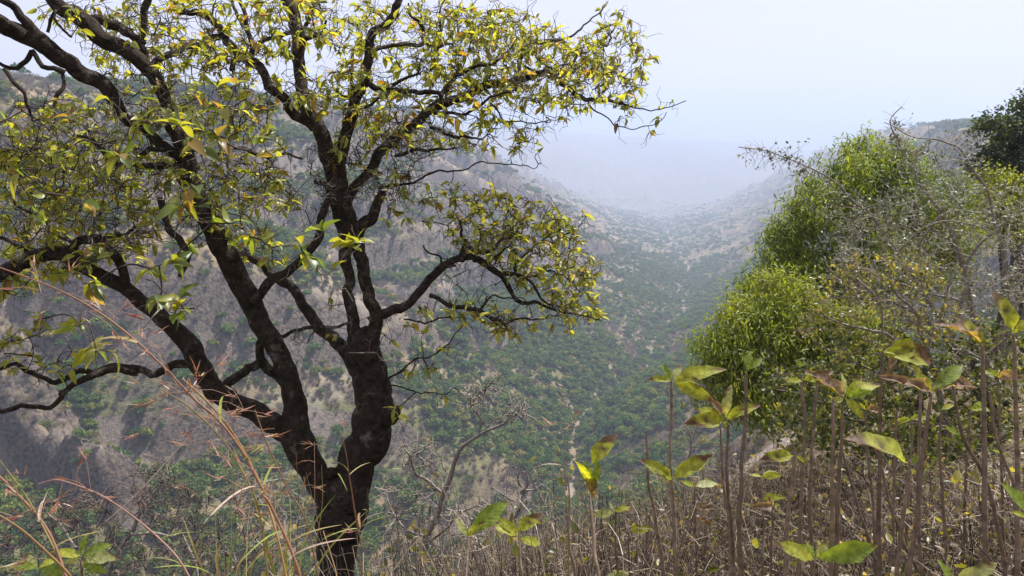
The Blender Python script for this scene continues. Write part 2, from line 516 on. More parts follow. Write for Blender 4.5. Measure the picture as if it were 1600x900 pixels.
def rock_spur(x, y):
    """Rocky spur that sticks out of the left slope."""
    a = np.array([-222.0, 292.0]); b = np.array([-155.0, 258.0])
    ab = b - a; L2 = ab @ ab
    s = np.clip(((x - a[0]) * ab[0] + (y - a[1]) * ab[1]) / L2, 0, 1)
    dx = x - (a[0] + s * ab[0]); dy = y - (a[1] + s * ab[1])
    dist = np.sqrt(dx * dx + dy * dy) + 5 * (fbm(x / 9, y / 9, 44, 3) - .5)
    return (24 - 6 * s) * (1 - smooth(5, 17, dist))

def rock_mask(x, y):
    return smooth(1, 6, rock_spur(x, y)) * (1 - .8 * smooth(17, 22, rock_spur(x, y))) * smooth(.30, .42, fbm(x / 7, y / 7, 47, 3))

def height(x, y):
    x = np.asarray(x, float); y = np.asarray(y, float)
    rs = rock_spur(x, y)
    v = valley_z(x, y) + rs + smooth(.5, 5, rs) * (7 * (np.abs(fbm(x / 8, y / 8, 48, 4) * 2 - 1) - .25) + 3 * np.floor(vnoise(x / 5, y / 5, 49) * 3) / 3)
    n = near_z(x, y)
    w = smooth(60, 200, np.hypot(x, y))
    n2 = np.where(w < 1, n * (1 - w) + np.minimum(n, v) * w, v)
    k = 3.0
    r = np.hypot(x, y)
    hi = np.maximum(n2, v) + 0
    # close by only the shelf counts, the valley wall takes over where it lies higher
    hi = np.where(r < 25, n2, hi)
    blend = smooth(25, 60, r)
    return n2 * (1 - blend) + np.maximum(n2, v) * blend

az = np.concatenate([np.linspace(-180, -50, 60, endpoint=False), np.linspace(-50, 50, 560, endpoint=False), np.linspace(50, 180, 60, endpoint=False)])
rr = np.concatenate([np.geomspace(0.04, 100, 130, endpoint=False), np.geomspace(100, 700, 210, endpoint=False), np.geomspace(700, 4500, 170, endpoint=False), np.geomspace(4500, 30000, 60)])
A, Rr_ = np.meshgrid(np.radians(az), rr)
GX = Rr_ * np.sin(A); GY = Rr_ * np.cos(A)
GZ = height(GX, GY)
nr, na = GX.shape
tm = MB()
idx = np.arange(nr * na).reshape(nr, na)
q = np.stack([idx[:-1], idx[1:], np.roll(idx[1:], -1, 1), np.roll(idx[:-1], -1, 1)], -1).reshape(-1, 4)
dd = np.abs(GX - axis_x(GY) + 9 * (fbm(GX / 30, GY / 30, 51, 3) - .5))
bed = (1 - smooth(0.5, 5.0, dd)) * smooth(.35, .6, fbm(GX / 28, GY / 28, 52, 3)) * 0.85 * smooth(150, 300, GY)
bare = smooth(0.62, 0.70, fbm(GX / 34, GY / 26 + GZ / 20, 61, 4)) * 0.5 * smooth(90, 200, Rr_)
earth = (1 - smooth(1.2, 3.0, np.hypot(GX - 8.2, (GY - 21) * .5)))
tm.add(np.stack([GX, GY, GZ], -1).reshape(-1, 3), q[:, ::-1], np.column_stack([np.maximum.reduce([bed, bare, earth]).ravel(), rock_mask(GX, GY).ravel(), np.zeros(GX.size)]))
terrain = tm.build("terrain", M_GROUND)
tag(terrain, kind="structure")

# which parts of the land the view reaches (running horizon along every ray of the sheet)
EL = GZ / Rr_
HOR = np.maximum.accumulate(np.where(Rr_ > 60, EL, -9), axis=0)

def seen(x, y, ztop):
    a = np.degrees(np.arctan2(x, y)); r = np.hypot(x, y)
    ia = np.clip(np.searchsorted(az, a), 0, len(az) - 1); ir = np.clip(np.searchsorted(rr, r) - 2, 0, len(rr) - 1)
    return ztop / r >= HOR[ir, ia]

# ------------------------------------------------------------------ trees and scrub of the valley
def crown_variant(seed, lobes, spread, tall, n, col, leaf=0.55):
    r = np.random.default_rng(seed); mb = MB()
    tmpl = (np.array([[-.5, -.42, -.06], [.05, -.5, .1], [.55, .0, -.05], [.02, .48, .12], [-.48, .35, -.08]]), np.array([[0, 1, 2, 3, 4]]))
    pos, dr, cl = [], [], []
    for i in range(lobes):
        a = r.random() * 6.28; q = spread * (0.25 + 0.5 * r.random())
        c = np.array([math.cos(a) * q, math.sin(a) * q, tall * (0.5 + 0.38 * r.random())])
        rad = np.array([1, 1, 0.75]) * spread * (0.38 + 0.22 * r.random())
        k = n // lobes
        v = r.normal(size=(k, 3)); v /= np.linalg.norm(v, axis=1)[:, None]
        v[:, 2] = np.where(v[:, 2] < -.3, -v[:, 2] * .5, v[:, 2])
        p = c + v * rad * (0.62 + 0.42 * r.random((k, 1)))
        pos.append(p); dr.append(v); cl.append(np.asarray(col) * (0.75 + 0.5 * r.random()) * (0.8 + 0.4 * r.random((k, 1))))
    pos = np.vstack(pos); dr = np.vstack(dr); cl = np.vstack(cl)
    ups = dr + 0.9 * r.normal(size=dr.shape)
    W = frames(r.normal(size=dr.shape), ups)
    V = np.einsum('kij,vj->kvi', W, tmpl[0]) * (leaf * (0.6 + 0.9 * r.random((len(pos), 1, 1)))) + pos[:, None]
    f = tmpl[1][None] + (np.arange(len(pos)) * 5)[:, None, None]
    mb.add(V.reshape(-1, 3), f.reshape(-1, 5), np.repeat(cl, 5, 0))
    return mb

def trunk_variant(seed, tall, rad, spread):
    r = np.random.default_rng(seed); mb = MB()
    tube(mb, np.array([[0, 0, -.6], [.1, .05, tall * .25], [.05, .15, tall * .5], [.2, .1, tall * .75]]), np.array([1.25, 1, .75, .35]) * rad, 6, (1, 1, 1), 0.15, seed=seed)
    for i in range(4):
        a = r.random() * 6.28
        tube(mb, np.array([[.08, .1, tall * .3], [math.cos(a) * spread * .3, math.sin(a) * spread * .3, tall * .52], [math.cos(a) * spread * .6, math.sin(a) * spread * .6, tall * .72]]), np.array([.6, .4, .2]) * rad, 5, (1, 1, 1), seed=seed + i)
    return mb

def scrub_variant(seed, tall, spread, n, col):
    r = np.random.default_rng(seed); mb = MB()
    m = 4
    base = r.normal(size=(n, 3)) * [spread * .08, spread * .08, 0]
    a = r.random(n) * 6.28; q = spread * np.sqrt(r.random(n)); h = tall * (0.45 + 0.6 * r.random(n)) * (1 - 0.35 * (q / spread) ** 2)
    tip = np.column_stack([np.cos(a) * q, np.sin(a) * q, h])
    t = np.linspace(0, 1, m)[None, :, None]
    Pm = base[:, None] * (1 - t) + tip[:, None] * t
    Pm[..., 2] = base[:, None, 2] + tip[:, None, 2] * t[..., 0] ** 0.8 - 0.1
    Pm[:, 1:-1] += r.normal(size=(n, m - 2, 3)) * spread * 0.07
    tubes_fast(mb, Pm, np.array([.06, .045, .03, .015])[None] * (0.6 + .8 * r.random((n, 1))), 3, np.asarray(col) * (0.7 + .6 * r.random((n, 1))))
    k = n * 6                                       # fine side twigs
    i = r.integers(0, n, k); j = r.integers(1, m, k); s = Pm[i, j]
    e = s + (r.normal(size=(k, 3)) * .8 + [0, 0, .5]) * spread * .16
    mid = (s + e) / 2 + r.normal(size=(k, 3)) * spread * .03
    tubes_fast(mb, np.stack([s, mid, e], 1), np.array([.028, .02, .010])[None] * np.ones((k, 1)), 3, np.asarray(col) * (0.7 + .6 * r.random((k, 1))))
    return mb

GREENS = [(0.120, 0.170, 0.034), (0.082, 0.130, 0.034), (0.145, 0.19, 0.036), (0.20, 0.195, 0.052), (0.24, 0.21, 0.085)]
TREE_VAR = []
for i in range(5):
    sp_, tl_ = [(2.9, 5.2), (3.4, 5.8), (2.4, 4.4), (3.0, 4.2), (2.5, 3.4)][i]
    cm = crown_variant(100 + i, [9, 11, 7, 10, 8][i], sp_, tl_, [420, 480, 360, 380, 320][i], GREENS[i], .58).mesh("crown", M_VALLEY)
    tr_ = trunk_variant(120 + i, tl_, .17, sp_).mesh("trunk", M_BARK_FAR)
    TREE_VAR.append((cm, tr_))
SCRUB_VAR = [scrub_variant(140 + i, [2.6, 3.4, 2.0][i], [1.9, 2.3, 2.2][i], [30, 36, 30][i], [(0.20, 0.16, 0.11), (0.155, 0.125, 0.098), (0.25, 0.20, 0.125)][i]).mesh("bare_scrub", M_TWIG) for i in range(3)]

def scatter(n, r0, r1, a0=-44, a1=44):
    h = n // 2
    a = np.radians(a0 + (a1 - a0) * rng.random(h)); r = np.sqrt(r0 ** 2 + (r1 ** 2 - r0 ** 2) * rng.random(h))
    x, y = r * np.sin(a), r * np.cos(a)
    g = rng.integers(0, h, n - h) // 3 * 3                    # the other half grows in groves
    off = rng.normal(size=(n - h, 2)) * (5.5 + r[g] * .003)[:, None]
    return np.concatenate([x, x[g] + off[:, 0]]), np.concatenate([y, y[g] + off[:, 1]])

xs, ys, sz = [], [], []
for n, r0, r1, s in ((52000, 110, 700, 1.0), (70000, 700, 1500, 1.15), (46000, 1500, 3400, 1.5), (9000, 3400, 4600, 1.8)):
    x, y = scatter(n, r0, r1); xs.append(x); ys.append(y); sz.append(np.full(n, s))
vx = np.concatenate(xs); vy = np.concatenate(ys); vs = np.concatenate(sz)
vz = height(vx, vy)
e_ = 4.0
gx_ = (height(vx + e_, vy) - height(vx - e_, vy)) / (2 * e_); gy_ = (height(vx, vy + e_) - height(vx, vy - e_)) / (2 * e_)
slope = np.hypot(gx_, gy_)
conv = (height(vx + 18, vy) + height(vx - 18, vy) + height(vx, vy + 18) + height(vx, vy - 18)) / 4 - vz      # hollows hold water
dax = np.abs(vx - axis_x(vy))
gn = fbm(vx / 70, vy / 70, 71, 3)
green_p = smooth(0.375, 0.555, gn + 0.5 * (fbm(vx / 22, vy / 22, 73, 2) - .5) + 0.035 * np.clip(conv, -4, 5) + 0.22 * np.exp(-dax / 60) + 0.10 * (vz > 0) + 0.07 * smooth(600, 1100, vy) - 0.06 * smooth(.7, 1.3, slope))
on_bed = dax < 2.5
green = rng.random(len(vx)) < green_p * 0.92 + 0.04
keep = ~on_bed & (np.hypot(vx, vy) > 105)
keep &= np.where(slope > 1.15, rng.random(len(vx)) < 0.35, True)
keep &= seen(vx, vy, vz + 5 * vs)
keep &= np.where(green, True, rng.random(len(vx)) < np.where(vy < 900, 0.95, 0.5))
near_cam = (near_z(vx, vy) >= vz - 0.5) & (np.hypot(vx, vy) < 120)
keep &= ~near_cam
keep &= (rock_mask(vx, vy) < .4) | (rng.random(len(vx)) < .12)
vx, vy, vz, vs, green, gn = [a[keep] for a in (vx, vy, vz, vs, green, gn)]
vscale = vs * np.where(green, 0.42 + 1.0 * rng.random(len(vx)) ** 2, 0.7 + 0.6 * rng.random(len(vx)))
vkind = np.where(green, np.where(rng.random(len(vx)) < .55, rng.integers(0, 3, len(vx)), rng.integers(0, 5, len(vx))), 5 + rng.integers(0, 3, len(vx)))
vrot = rng.random(len(vx)) * 6.28
ppx, ppy, pd = to_px(np.column_stack([vx, vy, vz]))
inview = (ppx > 5) & (ppx < 1110) & (ppy > 160) & (ppy < 880)
size_px = vscale * 6 / pd * F
order = np.argsort(-np.where(inview & green, size_px, -1))
chosen = set(order[:290].tolist())
sorder = np.argsort(-np.where(inview & ~green, size_px, -1))
chosen_scrub = set(sorder[:120].tolist())

COLS = [(110, "at the left edge"), (230, "left of the reddish grass"), (330, "under the left limb"), (440, "beside the low left limb"), (520, "left of the forked trunk"), (600, "behind the forked trunk"),
        (680, "right of the trunk"), (760, "behind the bare grey tree"), (830, "right of the bare tree"), (900, "above the short stalks"), (980, "above the shrivelled leaf stalk"), (9999, "beside the leafy right tree")]
ROWS = [(430, "far up"), (560, "halfway up"), (650, "lower"), (740, "low"), (9999, "at bottom")]
def where_words(px, py):
    return next(w for m, w in ROWS if py < m) + " " + next(w for m, w in COLS if px < m)
KIND_WORDS = ["round mid green tree", "broad dark green tree", "rich green tree", "olive green spreading tree", "low yellow green bushy tree"]
def copy_thing(name, parts, label, cat, group, loc, rz, sc):
    o = thing(name, label, cat, loc, group)
    o.rotation_euler = (0, 0, rz); o.scale = (sc, sc, sc * (0.9 + .2 * random.random()))
    for nm, me in parts:
        link(nm, me, o)
    return o
ORD = ["first", "second", "third", "fourth", "fifth", "sixth", "seventh", "eighth", "ninth", "tenth", "eleventh", "twelfth"]
def size_word(v, a, b):
    return "small" if v < a else "large" if v > b else "medium"
cells = {}
def enlist(i, words, a, b):
    w = f"{size_word(size_px[i], a, b)} {words}"
    cells.setdefault((w, where_words(ppx[i], ppy[i])), []).append(i)
tree_px = np.sort(size_px[list(chosen)]); scrub_px = np.sort(size_px[list(chosen_scrub)])
for i in chosen: enlist(i, KIND_WORDS[int(vkind[i])], tree_px[len(tree_px) // 3], tree_px[2 * len(tree_px) // 3])
SCRUB_WORDS = ["leafless grey shrub", "spindly leafless shrub", "pale leafless shrub"]
for i in chosen_scrub: enlist(i, SCRUB_WORDS[int(vkind[i]) - 5], scrub_px[len(scrub_px) // 3], scrub_px[2 * len(scrub_px) // 3])
for (w, place), members in sorted(cells.items()):
    members.sort(key=lambda i: ppx[i])
    for n, i in enumerate(members):
        lab = f"{w} {place}"
        if len(members) > 1: lab += ", leftmost" if n == 0 else ", rightmost" if n == len(members) - 1 else f", {ORD[min(n, 11)]} from left"
        k = int(vkind[i]); loc = (vx[i], vy[i], vz[i])
        if k < 5:
            copy_thing("valley_tree", (("crown", TREE_VAR[k][0]), ("trunk", TREE_VAR[k][1])), lab, "tree", "green trees on the valley slopes", loc, vrot[i], vscale[i])
        else:
            o = link("bare_shrub", SCRUB_VAR[k - 5], None, loc)
            o.rotation_euler = (0, 0, vrot[i]); o.scale = (vscale[i],) * 3
            tag(o, lab, "shrub", "leafless shrubs on the valley slopes")

# the rest of the woods: one mass each of green wood and leafless scrub
def mass(name, label, cat, sel, meshes, kinds):
    src = bpy.data.collections.new(name + "_source")
    for i, me in enumerate(meshes):
        o = bpy.data.objects.new("source_%s_%02d" % (name, i), me); src.objects.link(o)
    ng = bpy.data.node_groups.new(name, 'GeometryNodeTree')
    ng.interface.new_socket("Geometry", in_out='INPUT', socket_type='NodeSocketGeometry')
    ng.interface.new_socket("Geometry", in_out='OUTPUT', socket_type='NodeSocketGeometry')
    gi = ng.nodes.new("NodeGroupInput"); go = ng.nodes.new("NodeGroupOutput")
    ci = ng.nodes.new("GeometryNodeCollectionInfo"); ci.inputs["Collection"].default_value = src
    ci.inputs["Separate Children"].default_value = True; ci.inputs["Reset Children"].default_value = True
    ip = ng.nodes.new("GeometryNodeInstanceOnPoints"); ip.inputs["Pick Instance"].default_value = True
    def attr(nm, tp):
        n = ng.nodes.new("GeometryNodeInputNamedAttribute"); n.data_type = tp; n.inputs["Name"].default_value = nm; return n.outputs["Attribute"]
    ng.links.new(gi.outputs[0], ip.inputs["Points"]); ng.links.new(ci.outputs[0], ip.inputs["Instance"])
    ng.links.new(attr("variant", 'INT'), ip.inputs["Instance Index"])
    ng.links.new(attr("turn", 'FLOAT_VECTOR'), ip.inputs["Rotation"])
    ng.links.new(attr("size", 'FLOAT_VECTOR'), ip.inputs["Scale"])
    ng.links.new(ip.outputs[0], go.inputs[0])
    me = bpy.data.meshes.new(name)
    k = len(sel)
    me.vertices.add(k); me.vertices.foreach_set("co", np.column_stack([vx[sel], vy[sel], vz[sel]]).astype(np.float32).ravel())
    a = me.attributes.new("variant", 'INT', 'POINT'); a.data.foreach_set("value", kinds.astype(np.int32))
    a = me.attributes.new("turn", 'FLOAT_VECTOR', 'POINT'); a.data.foreach_set("vector", np.column_stack([0 * vrot[sel], 0 * vrot[sel], vrot[sel]]).astype(np.float32).ravel())
    s = vscale[sel]
    a = me.attributes.new("size", 'FLOAT_VECTOR', 'POINT'); a.data.foreach_set("vector", np.column_stack([s, s, s * (0.85 + .3 * rng.random(k))]).astype(np.float32).ravel())
    me.update()
    o = link(name, me)
    md = o.modifiers.new("scatter", 'NODES'); md.node_group = ng
    tag(o, label, cat, kind="stuff")
    return o
taken = np.zeros(len(vx), bool); taken[list(chosen)] = True; taken[list(chosen_scrub)] = True
gsel = np.where(green & ~taken)[0]; ssel = np.where(~green & ~taken)[0]
mass("distant_woods", "green woods covering the valley floor and far slopes", "woods", gsel, [t[0] for t in TREE_VAR], vkind[gsel])
mass("leafless_scrub", "greyish leafless scrub covering the dry valley slopes", "scrub", ssel, SCRUB_VAR, vkind[ssel] - 5)
print("valley plants", len(gsel), len(ssel))

# ------------------------------------------------------------------ haze
hz = MB()
bx0, bx1, by0, by1, bz0, bz1 = -31000, 31000, -31000, 31000, float(GZ.min()) - 3, max(60.0, float(GZ.max()) + 30)
hv = [(x, y, z) for z in (bz0, bz1) for x, y in ((bx0, by0), (bx1, by0), (bx1, by1), (bx0, by1))]
hz.add(hv, [[3, 2, 1, 0], [4, 5, 6, 7], [0, 1, 5, 4], [1, 2, 6, 5], [2, 3, 7, 6], [3, 0, 4, 7]])
hm, hnt, hout = new_mat("valley_haze")
pv = N(hnt, "ShaderNodeVolumePrincipled")
pv.inputs["Color"].default_value = (0.53, 0.625, 0.83, 1)
pv.inputs["Density"].default_value = HAZE_DENSITY
pv.inputs["Anisotropy"].default_value = 0.2
hnt.links.new(pv.outputs[0], hout.inputs["Volume"])
haze = hz.build("haze", hm, None, False)
tag(haze, "pale blue haze filling the valley air", "haze", kind="stuff")

# ------------------------------------------------------------------ the big dark-limbed tree
SC = 540.0 / 1600.0
TILE = {'A': (0, 0), 'B': (530, 0), 'D': (0, 300), 'E': (530, 300), 'G': (0, 600), 'X': None}
def trace(tile, pts, d0, d1):
    """Traced limb -> rows of xyz + radius; depth runs from d0 to d1 metres."""
    out = []
    n = len(pts)
    seg = [0.0]
    for i in range(1, n): seg.append(seg[-1] + math.hypot(pts[i][0] - pts[i - 1][0], pts[i][1] - pts[i - 1][1]))
    for i, p in enumerate(pts):
        x, y, w = p[:3]
        if TILE[tile] is not None:
            x = TILE[tile][0] + x * SC; y = TILE[tile][1] + y * SC; w = w * SC
        d = d0 + (d1 - d0) * seg[i] / max(seg[-1], 1e-6)
        if len(p) > 3: d = p[3]
        out.append([*P(x, y, d), w * 0.5 / F * d])
    return np.array(out)

TREE_BASE = P(527, 985, 4.55)
LIMBS = [   # (tile, points with pixel width, depth at start, depth at end, sides)
 ('X', [(527, 1010, 74), (528, 950, 62), (528, 895, 60), (527, 847, 72), (532, 800, 84), (545, 765, 80), (556, 735, 64), (567, 705, 70), (576, 680, 68), (583, 640, 64), (580, 605, 62), (576, 580, 60), (572, 552, 62), (566, 530, 48), (560, 515, 36)], 4.55, 4.55, 22),
 ('X', [(530, 830, 50), (516, 785, 52), (500, 757, 52), (491, 738, 52), (478, 710, 56), (467, 685, 60), (460, 655, 48), (458, 632, 43), (452, 600, 39), (439, 562, 37), (420, 520, 38), (396, 482, 42), (373, 442, 43), (354, 402, 42), (334, 358, 42), (312, 318, 40), (294, 285, 38), (280, 255, 34)], 4.55, 4.15, 20),
 ('X', [(468, 690, 40), (450, 676, 44), (432, 667, 42), (410, 655, 40), (388, 642, 38), (360, 630, 40), (335, 612, 42), (322, 588, 38), (308, 562, 37), (293, 536, 37), (265, 505, 32), (230, 476, 30), (203, 456, 27), (170, 438, 26), (135, 420, 27), (90, 396, 29), (48, 405, 28), (-10, 432, 27), (-60, 450, 24)], 4.5, 3.7, 16),
 ('X', [(446, 597, 26), (432, 584, 24), (415, 577, 22), (404, 562, 20), (405, 540, 18), (414, 524, 16)], 4.45, 4.4, 12),
 ('X', [(408, 566, 20), (396, 576, 20), (380, 585, 20), (358, 596, 20), (338, 603, 20)], 4.42, 4.35, 12),
 # middle limb bending back to the left
 ('D', [(1660, 830, 120), (1600, 735, 95), (1560, 692, 85), (1480, 625, 75), (1420, 545, 70), (1345, 445, 62), (1265, 400, 58), (1200, 325, 56), (1115, 290, 54), (1060, 230, 50), (1010, 150, 44)], 4.6, 5.0, 12),
 ('D', [(1150, 510, 70), (1190, 490, 66), (1330, 352, 60), (1440, 235, 56), (1490, 140, 50), (1525, 60, 44), (1500, -10, 36), (1440, -60, 26)], 4.2, 4.5, 12),
 ('D', [(1215, 690, 26), (1260, 685, 30), (1330, 655, 28), (1420, 632, 26), (1500, 640, 24), (1610, 635, 18)], 4.35, 4.5, 8),
 ('D', [(740, 30, 44), (765, 110, 46), (800, 190, 42), (850, 270, 46), (848, 320, 34), (852, 410, 30)], 3.9, 3.8, 8),
 ('D', [(960, 790, 60), (900, 785, 55), (800, 790, 52), (700, 835, 50), (640, 832, 46), (560, 820, 42), (450, 838, 40), (340, 828, 36), (250, 862, 34), (160, 850, 30), (90, 815, 28), (0, 830, 24), (-60, 845, 20)], 4.3, 3.8, 9),
 ('X', [(215, 583, 14), (180, 578, 14), (130, 592, 13), (105, 610, 12), (80, 628, 12), (58, 637, 11), (25, 630, 10), (-10, 634, 9)], 3.95, 3.7, 8),
 ('D', [(610, 470, 60), (575, 400, 56), (545, 330, 58), (510, 270, 62), (450, 215, 60), (385, 210, 56), (320, 250, 46), (240, 290, 36), (150, 300, 30), (60, 250, 26), (-20, 235, 22)], 4.05, 3.9, 10),
 ('D', [(430, 240, 24), (540, 185, 22), (620, 165, 20), (650, 205, 14)], 4.0, 3.9, 6),
 ('D', [(400, 330, 30), (300, 250, 28), (240, 170, 24), (180, 100, 20), (60, 60, 16)], 3.95, 4.1, 6),
 # upper left limbs
 ('A', [(900, 800, 100), (850, 700, 92), (810, 600, 84), (785, 520, 80), (730, 390, 88), (660, 290, 96), (580, 230, 100), (490, 190, 106), (420, 130, 108), (350, 70, 104), (250, 0, 88), (180, -60, 70)], 4.18, 3.8, 14),
 ('A', [(850, 740, 70), (760, 670, 66), (660, 600, 64), (580, 540, 70), (530, 470, 84), (480, 400, 94), (370, 330, 100), (270, 262, 108), (170, 185, 120), (90, 150, 110), (0, 120, 100), (-80, 90, 80)], 4.15, 3.6, 14),
 ('A', [(190, 200, 60), (150, 130, 62), (100, 75, 58), (40, 25, 52), (-30, -10, 44)], 3.72, 3.6, 9),
 ('A', [(110, 160, 60), (60, 120, 66), (0, 70, 60), (-60, 40, 50)], 3.66, 3.5, 9),
 ('A', [(655, 300, 50), (665, 240, 46), (662, 180, 44), (668, 110, 44), (678, 40, 46), (682, -30, 42)], 4.0, 4.0, 10),
 ('A', [(665, 200, 44), (620, 165, 56), (550, 125, 60), (480, 95, 56), (400, 62, 44), (320, 45, 36)], 4.0, 4.1, 9),
 ('A', [(700, 310, 40), (730, 270, 40), (790, 235, 42), (860, 200, 44), (940, 185, 42), (1010, 165, 44)], 4.05, 4.4, 9),
 ('A', [(1460, 590, 66), (1400, 545, 64), (1340, 500, 62), (1280, 450, 60), (1220, 380, 62), (1160, 290, 60), (1090, 225, 56), (1020, 160, 50), (960, 100, 44), (890, 55, 36), (820, 10, 28)], 4.5, 4.4, 10),
 ('A', [(1160, 290, 34), (1172, 230, 38), (1165, 170, 34), (1150, 90, 30), (1120, 20, 26), (1100, -40, 22)], 4.45, 4.5, 7),
 ('A', [(1155, 165, 24), (1120, 110, 24), (1080, 40, 20), (1060, -20, 18)], 4.48, 4.6, 6),
 ('A', [(1180, 215, 26), (1230, 175, 28), (1290, 155, 28), (1350, 148, 26)], 4.45, 4.5, 7),
 ('A', [(1075, 330, 34), (1078, 290, 36), (1075, 255, 34)], 4.44, 4.42, 7),
 ('A', [(300, 340, 40), (250, 325, 36), (190, 322, 34), (160, 290, 32), (140, 265, 34), (100, 285, 36), (50, 318, 30), (10, 290, 24), (-20, 240, 18)], 3.75, 3.6, 8),
 ('A', [(20, 320, 24), (55, 370, 26), (90, 430, 24), (140, 500, 16)], 3.62, 3.6, 6),
 ('A', [(290, 345, 22), (292, 410, 24), (280, 470, 28), (265, 525, 14)], 3.75, 3.7, 6),
 ('A', [(220, 150, 22), (230, 100, 22), (262, 60, 18), (270, 110, 14)], 3.72, 3.7, 6),
 ('A', [(330, 170, 16), (290, 130, 16), (270, 80, 14)], 3.8, 3.9, 6),
 ('A', [(790, 760, 50), (740, 770, 46), (670, 775, 46), (600, 765, 46), (530, 730, 44), (480, 680, 36), (430, 650, 26), (360, 620, 18)], 4.1, 3.8, 8),
 ('A', [(640, 760, 34), (655, 720, 34), (700, 692, 34), (780, 690, 30)], 4.1, 4.0, 7),
 ('A', [(880, 690, 30), (960, 700, 30), (1060, 690, 28), (1150, 700, 24), (1260, 730, 18), (1380, 740, 12)], 4.15, 4.0, 6),
 # middle stems
 ('X', [(566, 552, 40), (556, 525, 32), (549, 495, 26), (547, 469, 24), (545, 440, 22), (543, 415, 24), (541, 380, 30), (536, 345, 36), (528, 305, 38), (518, 268, 36), (508, 230, 34), (494, 195, 32), (478, 165, 30), (470, 130, 27), (467, 98, 26), (469, 60, 30), (461, 25, 28), (448, -5, 26), (440, -40, 22)], 4.55, 4.45, 14),
 ('X', [(577, 560, 44), (583, 525, 32), (587, 490, 29), (578, 465, 27), (570, 440, 27), (564, 402, 28), (558, 375, 30), (562, 355, 28), (580, 340, 26), (590, 320, 22), (597, 300, 18)], 4.5, 4.6, 12),
 ('X', [(552, 372, 32), (540, 330, 34), (532, 290, 32), (527, 262, 30), (533, 236, 28), (543, 200, 26), (551, 172, 25), (564, 140, 23), (572, 112, 22), (577, 82, 20), (580, 60, 19), (581, 48, 19), (600, 42, 18), (612, 30, 17), (619, 15, 16), (628, -5, 15), (640, -40, 12)], 4.5, 4.55, 12),
 ('A', [(1410, 180, 34), (1440, 165, 34), (1480, 148, 26), (1530, 108, 14)], 4.4, 4.3, 6),
 ('A', [(1405, 140, 28), (1425, 100, 28), (1428, 50, 26), (1445, 0, 22), (1500, -10, 16)], 4.4, 4.5, 6),
 # right side limbs
 ('B', [(-10, 1020, 70), (40, 930, 66), (90, 850, 64), (190, 710, 66), (310, 605, 66), (400, 515, 62), (490, 478, 60), (590, 440, 56), (680, 400, 54), (760, 385, 50), (850, 370, 46), (950, 340, 42), (1000, 360, 40), (1050, 400, 38), (1105, 440, 34), (1190, 460, 24), (1290, 478, 16), (1390, 505, 9), (1500, 500, 7), (1600, 470, 5)], 4.5, 5.2, 12),
 ('B', [(835, 370, 30), (838, 310, 28), (855, 255, 26), (900, 222, 24), (1000, 190, 20), (1090, 145, 14), (1150, 90, 10), (1190, 45, 8), (1235, 5, 5)], 4.85, 5.3, 7),
 ('B', [(850, 300, 14), (885, 328, 18), (940, 335, 16), (1010, 325, 15), (1060, 350, 14), (1130, 365, 12)], 4.85, 5.1, 6),
 ('B', [(900, 235, 14), (930, 290, 14), (1000, 310, 13), (1080, 280, 12), (1160, 240, 10), (1250, 195, 8), (1290, 120, 6), (1320, 50, 4)], 4.9, 5.3, 6),
 ('B', [(470, 490, 30), (500, 410, 28), (550, 345, 28), (600, 312, 26), (690, 292, 20), (760, 280, 12)], 4.7, 4.6, 7),
 ('B', [(125, 375, 40), (170, 405, 38), (250, 398, 34), (330, 410, 32), (400, 430, 30), (460, 440, 26), (500, 430, 18)], 4.52, 4.7, 8),
 ('B', [(250, 395, 26), (300, 365, 22), (370, 345, 12)], 4.55, 4.5, 6),
 ('B', [(150, 240, 26), (200, 222, 26), (270, 202, 26), (340, 190, 26), (400, 195, 26), (455, 220, 24), (490, 195, 22), (540, 200, 12)], 4.53, 4.9, 8),
 ('B', [(465, 210, 22), (468, 160, 20), (462, 110, 16), (470, 50, 12), (500, 0, 9)], 4.75, 4.8, 6),
 ('B', [(390, 190, 24), (378, 140, 22), (360, 90, 20), (320, 50, 15), (310, 10, 10)], 4.7, 4.6, 6),
 ('B', [(440, 525, 24), (520, 520, 22), (600, 530, 20), (690, 480, 18), (770, 430, 14), (850, 425, 8)], 4.6, 4.4, 6),
 ('B', [(420, 590, 22), (500, 625, 22), (570, 630, 18), (650, 650, 10), (740, 640, 6)], 4.6, 4.4, 6),
 ('B', [(260, 720, 26), (330, 712, 24), (400, 715, 22), (490, 700, 12), (560, 690, 8)], 4.5, 4.4, 6),
 ('B', [(180, 870, 22), (330, 830, 16), (450, 790, 13), (560, 780, 10), (700, 765, 8), (840, 757, 7), (890, 785, 5), (930, 765, 4)], 4.5, 4.7, 5),
 ('B', [(700, 480, 14), (800, 560, 11), (900, 572, 9), (1000, 545, 6)], 4.6, 4.9, 5),
 ('B', [(1150, 455, 12), (1175, 515, 11), (1230, 550, 9), (1290, 572, 8), (1350, 600, 7), (1430, 578, 6), (1500, 510, 4)], 5.1, 5.2, 5),
 ('B', [(90, 505, 16), (150, 495, 18), (180, 455, 12)], 4.5, 4.45, 5),
 ('B', [(80, 440, 18), (30, 435, 14), (-10, 400, 10)], 4.52, 4.6, 5),
 ('E', [(140, 600, 60), (200, 570, 60), (270, 548, 58), (330, 515, 56), (395, 445, 54), (470, 380, 54), (550, 322, 54), (640, 332, 42), (740, 400, 38), (830, 470, 28), (930, 530, 20), (1010, 547, 15), (1100, 560, 10), (1190, 590, 6)], 4.5, 4.8, 11),
 ('E', [(565, 320, 40), (578, 280, 40), (590, 240, 36), (575, 200, 18), (560, 150, 12)], 4.6, 4.7, 8),
 ('E', [(595, 250, 24), (640, 275, 24), (690, 265, 22), (730, 230, 18), (790, 215, 12), (860, 160, 8)], 4.62, 4.7, 6),
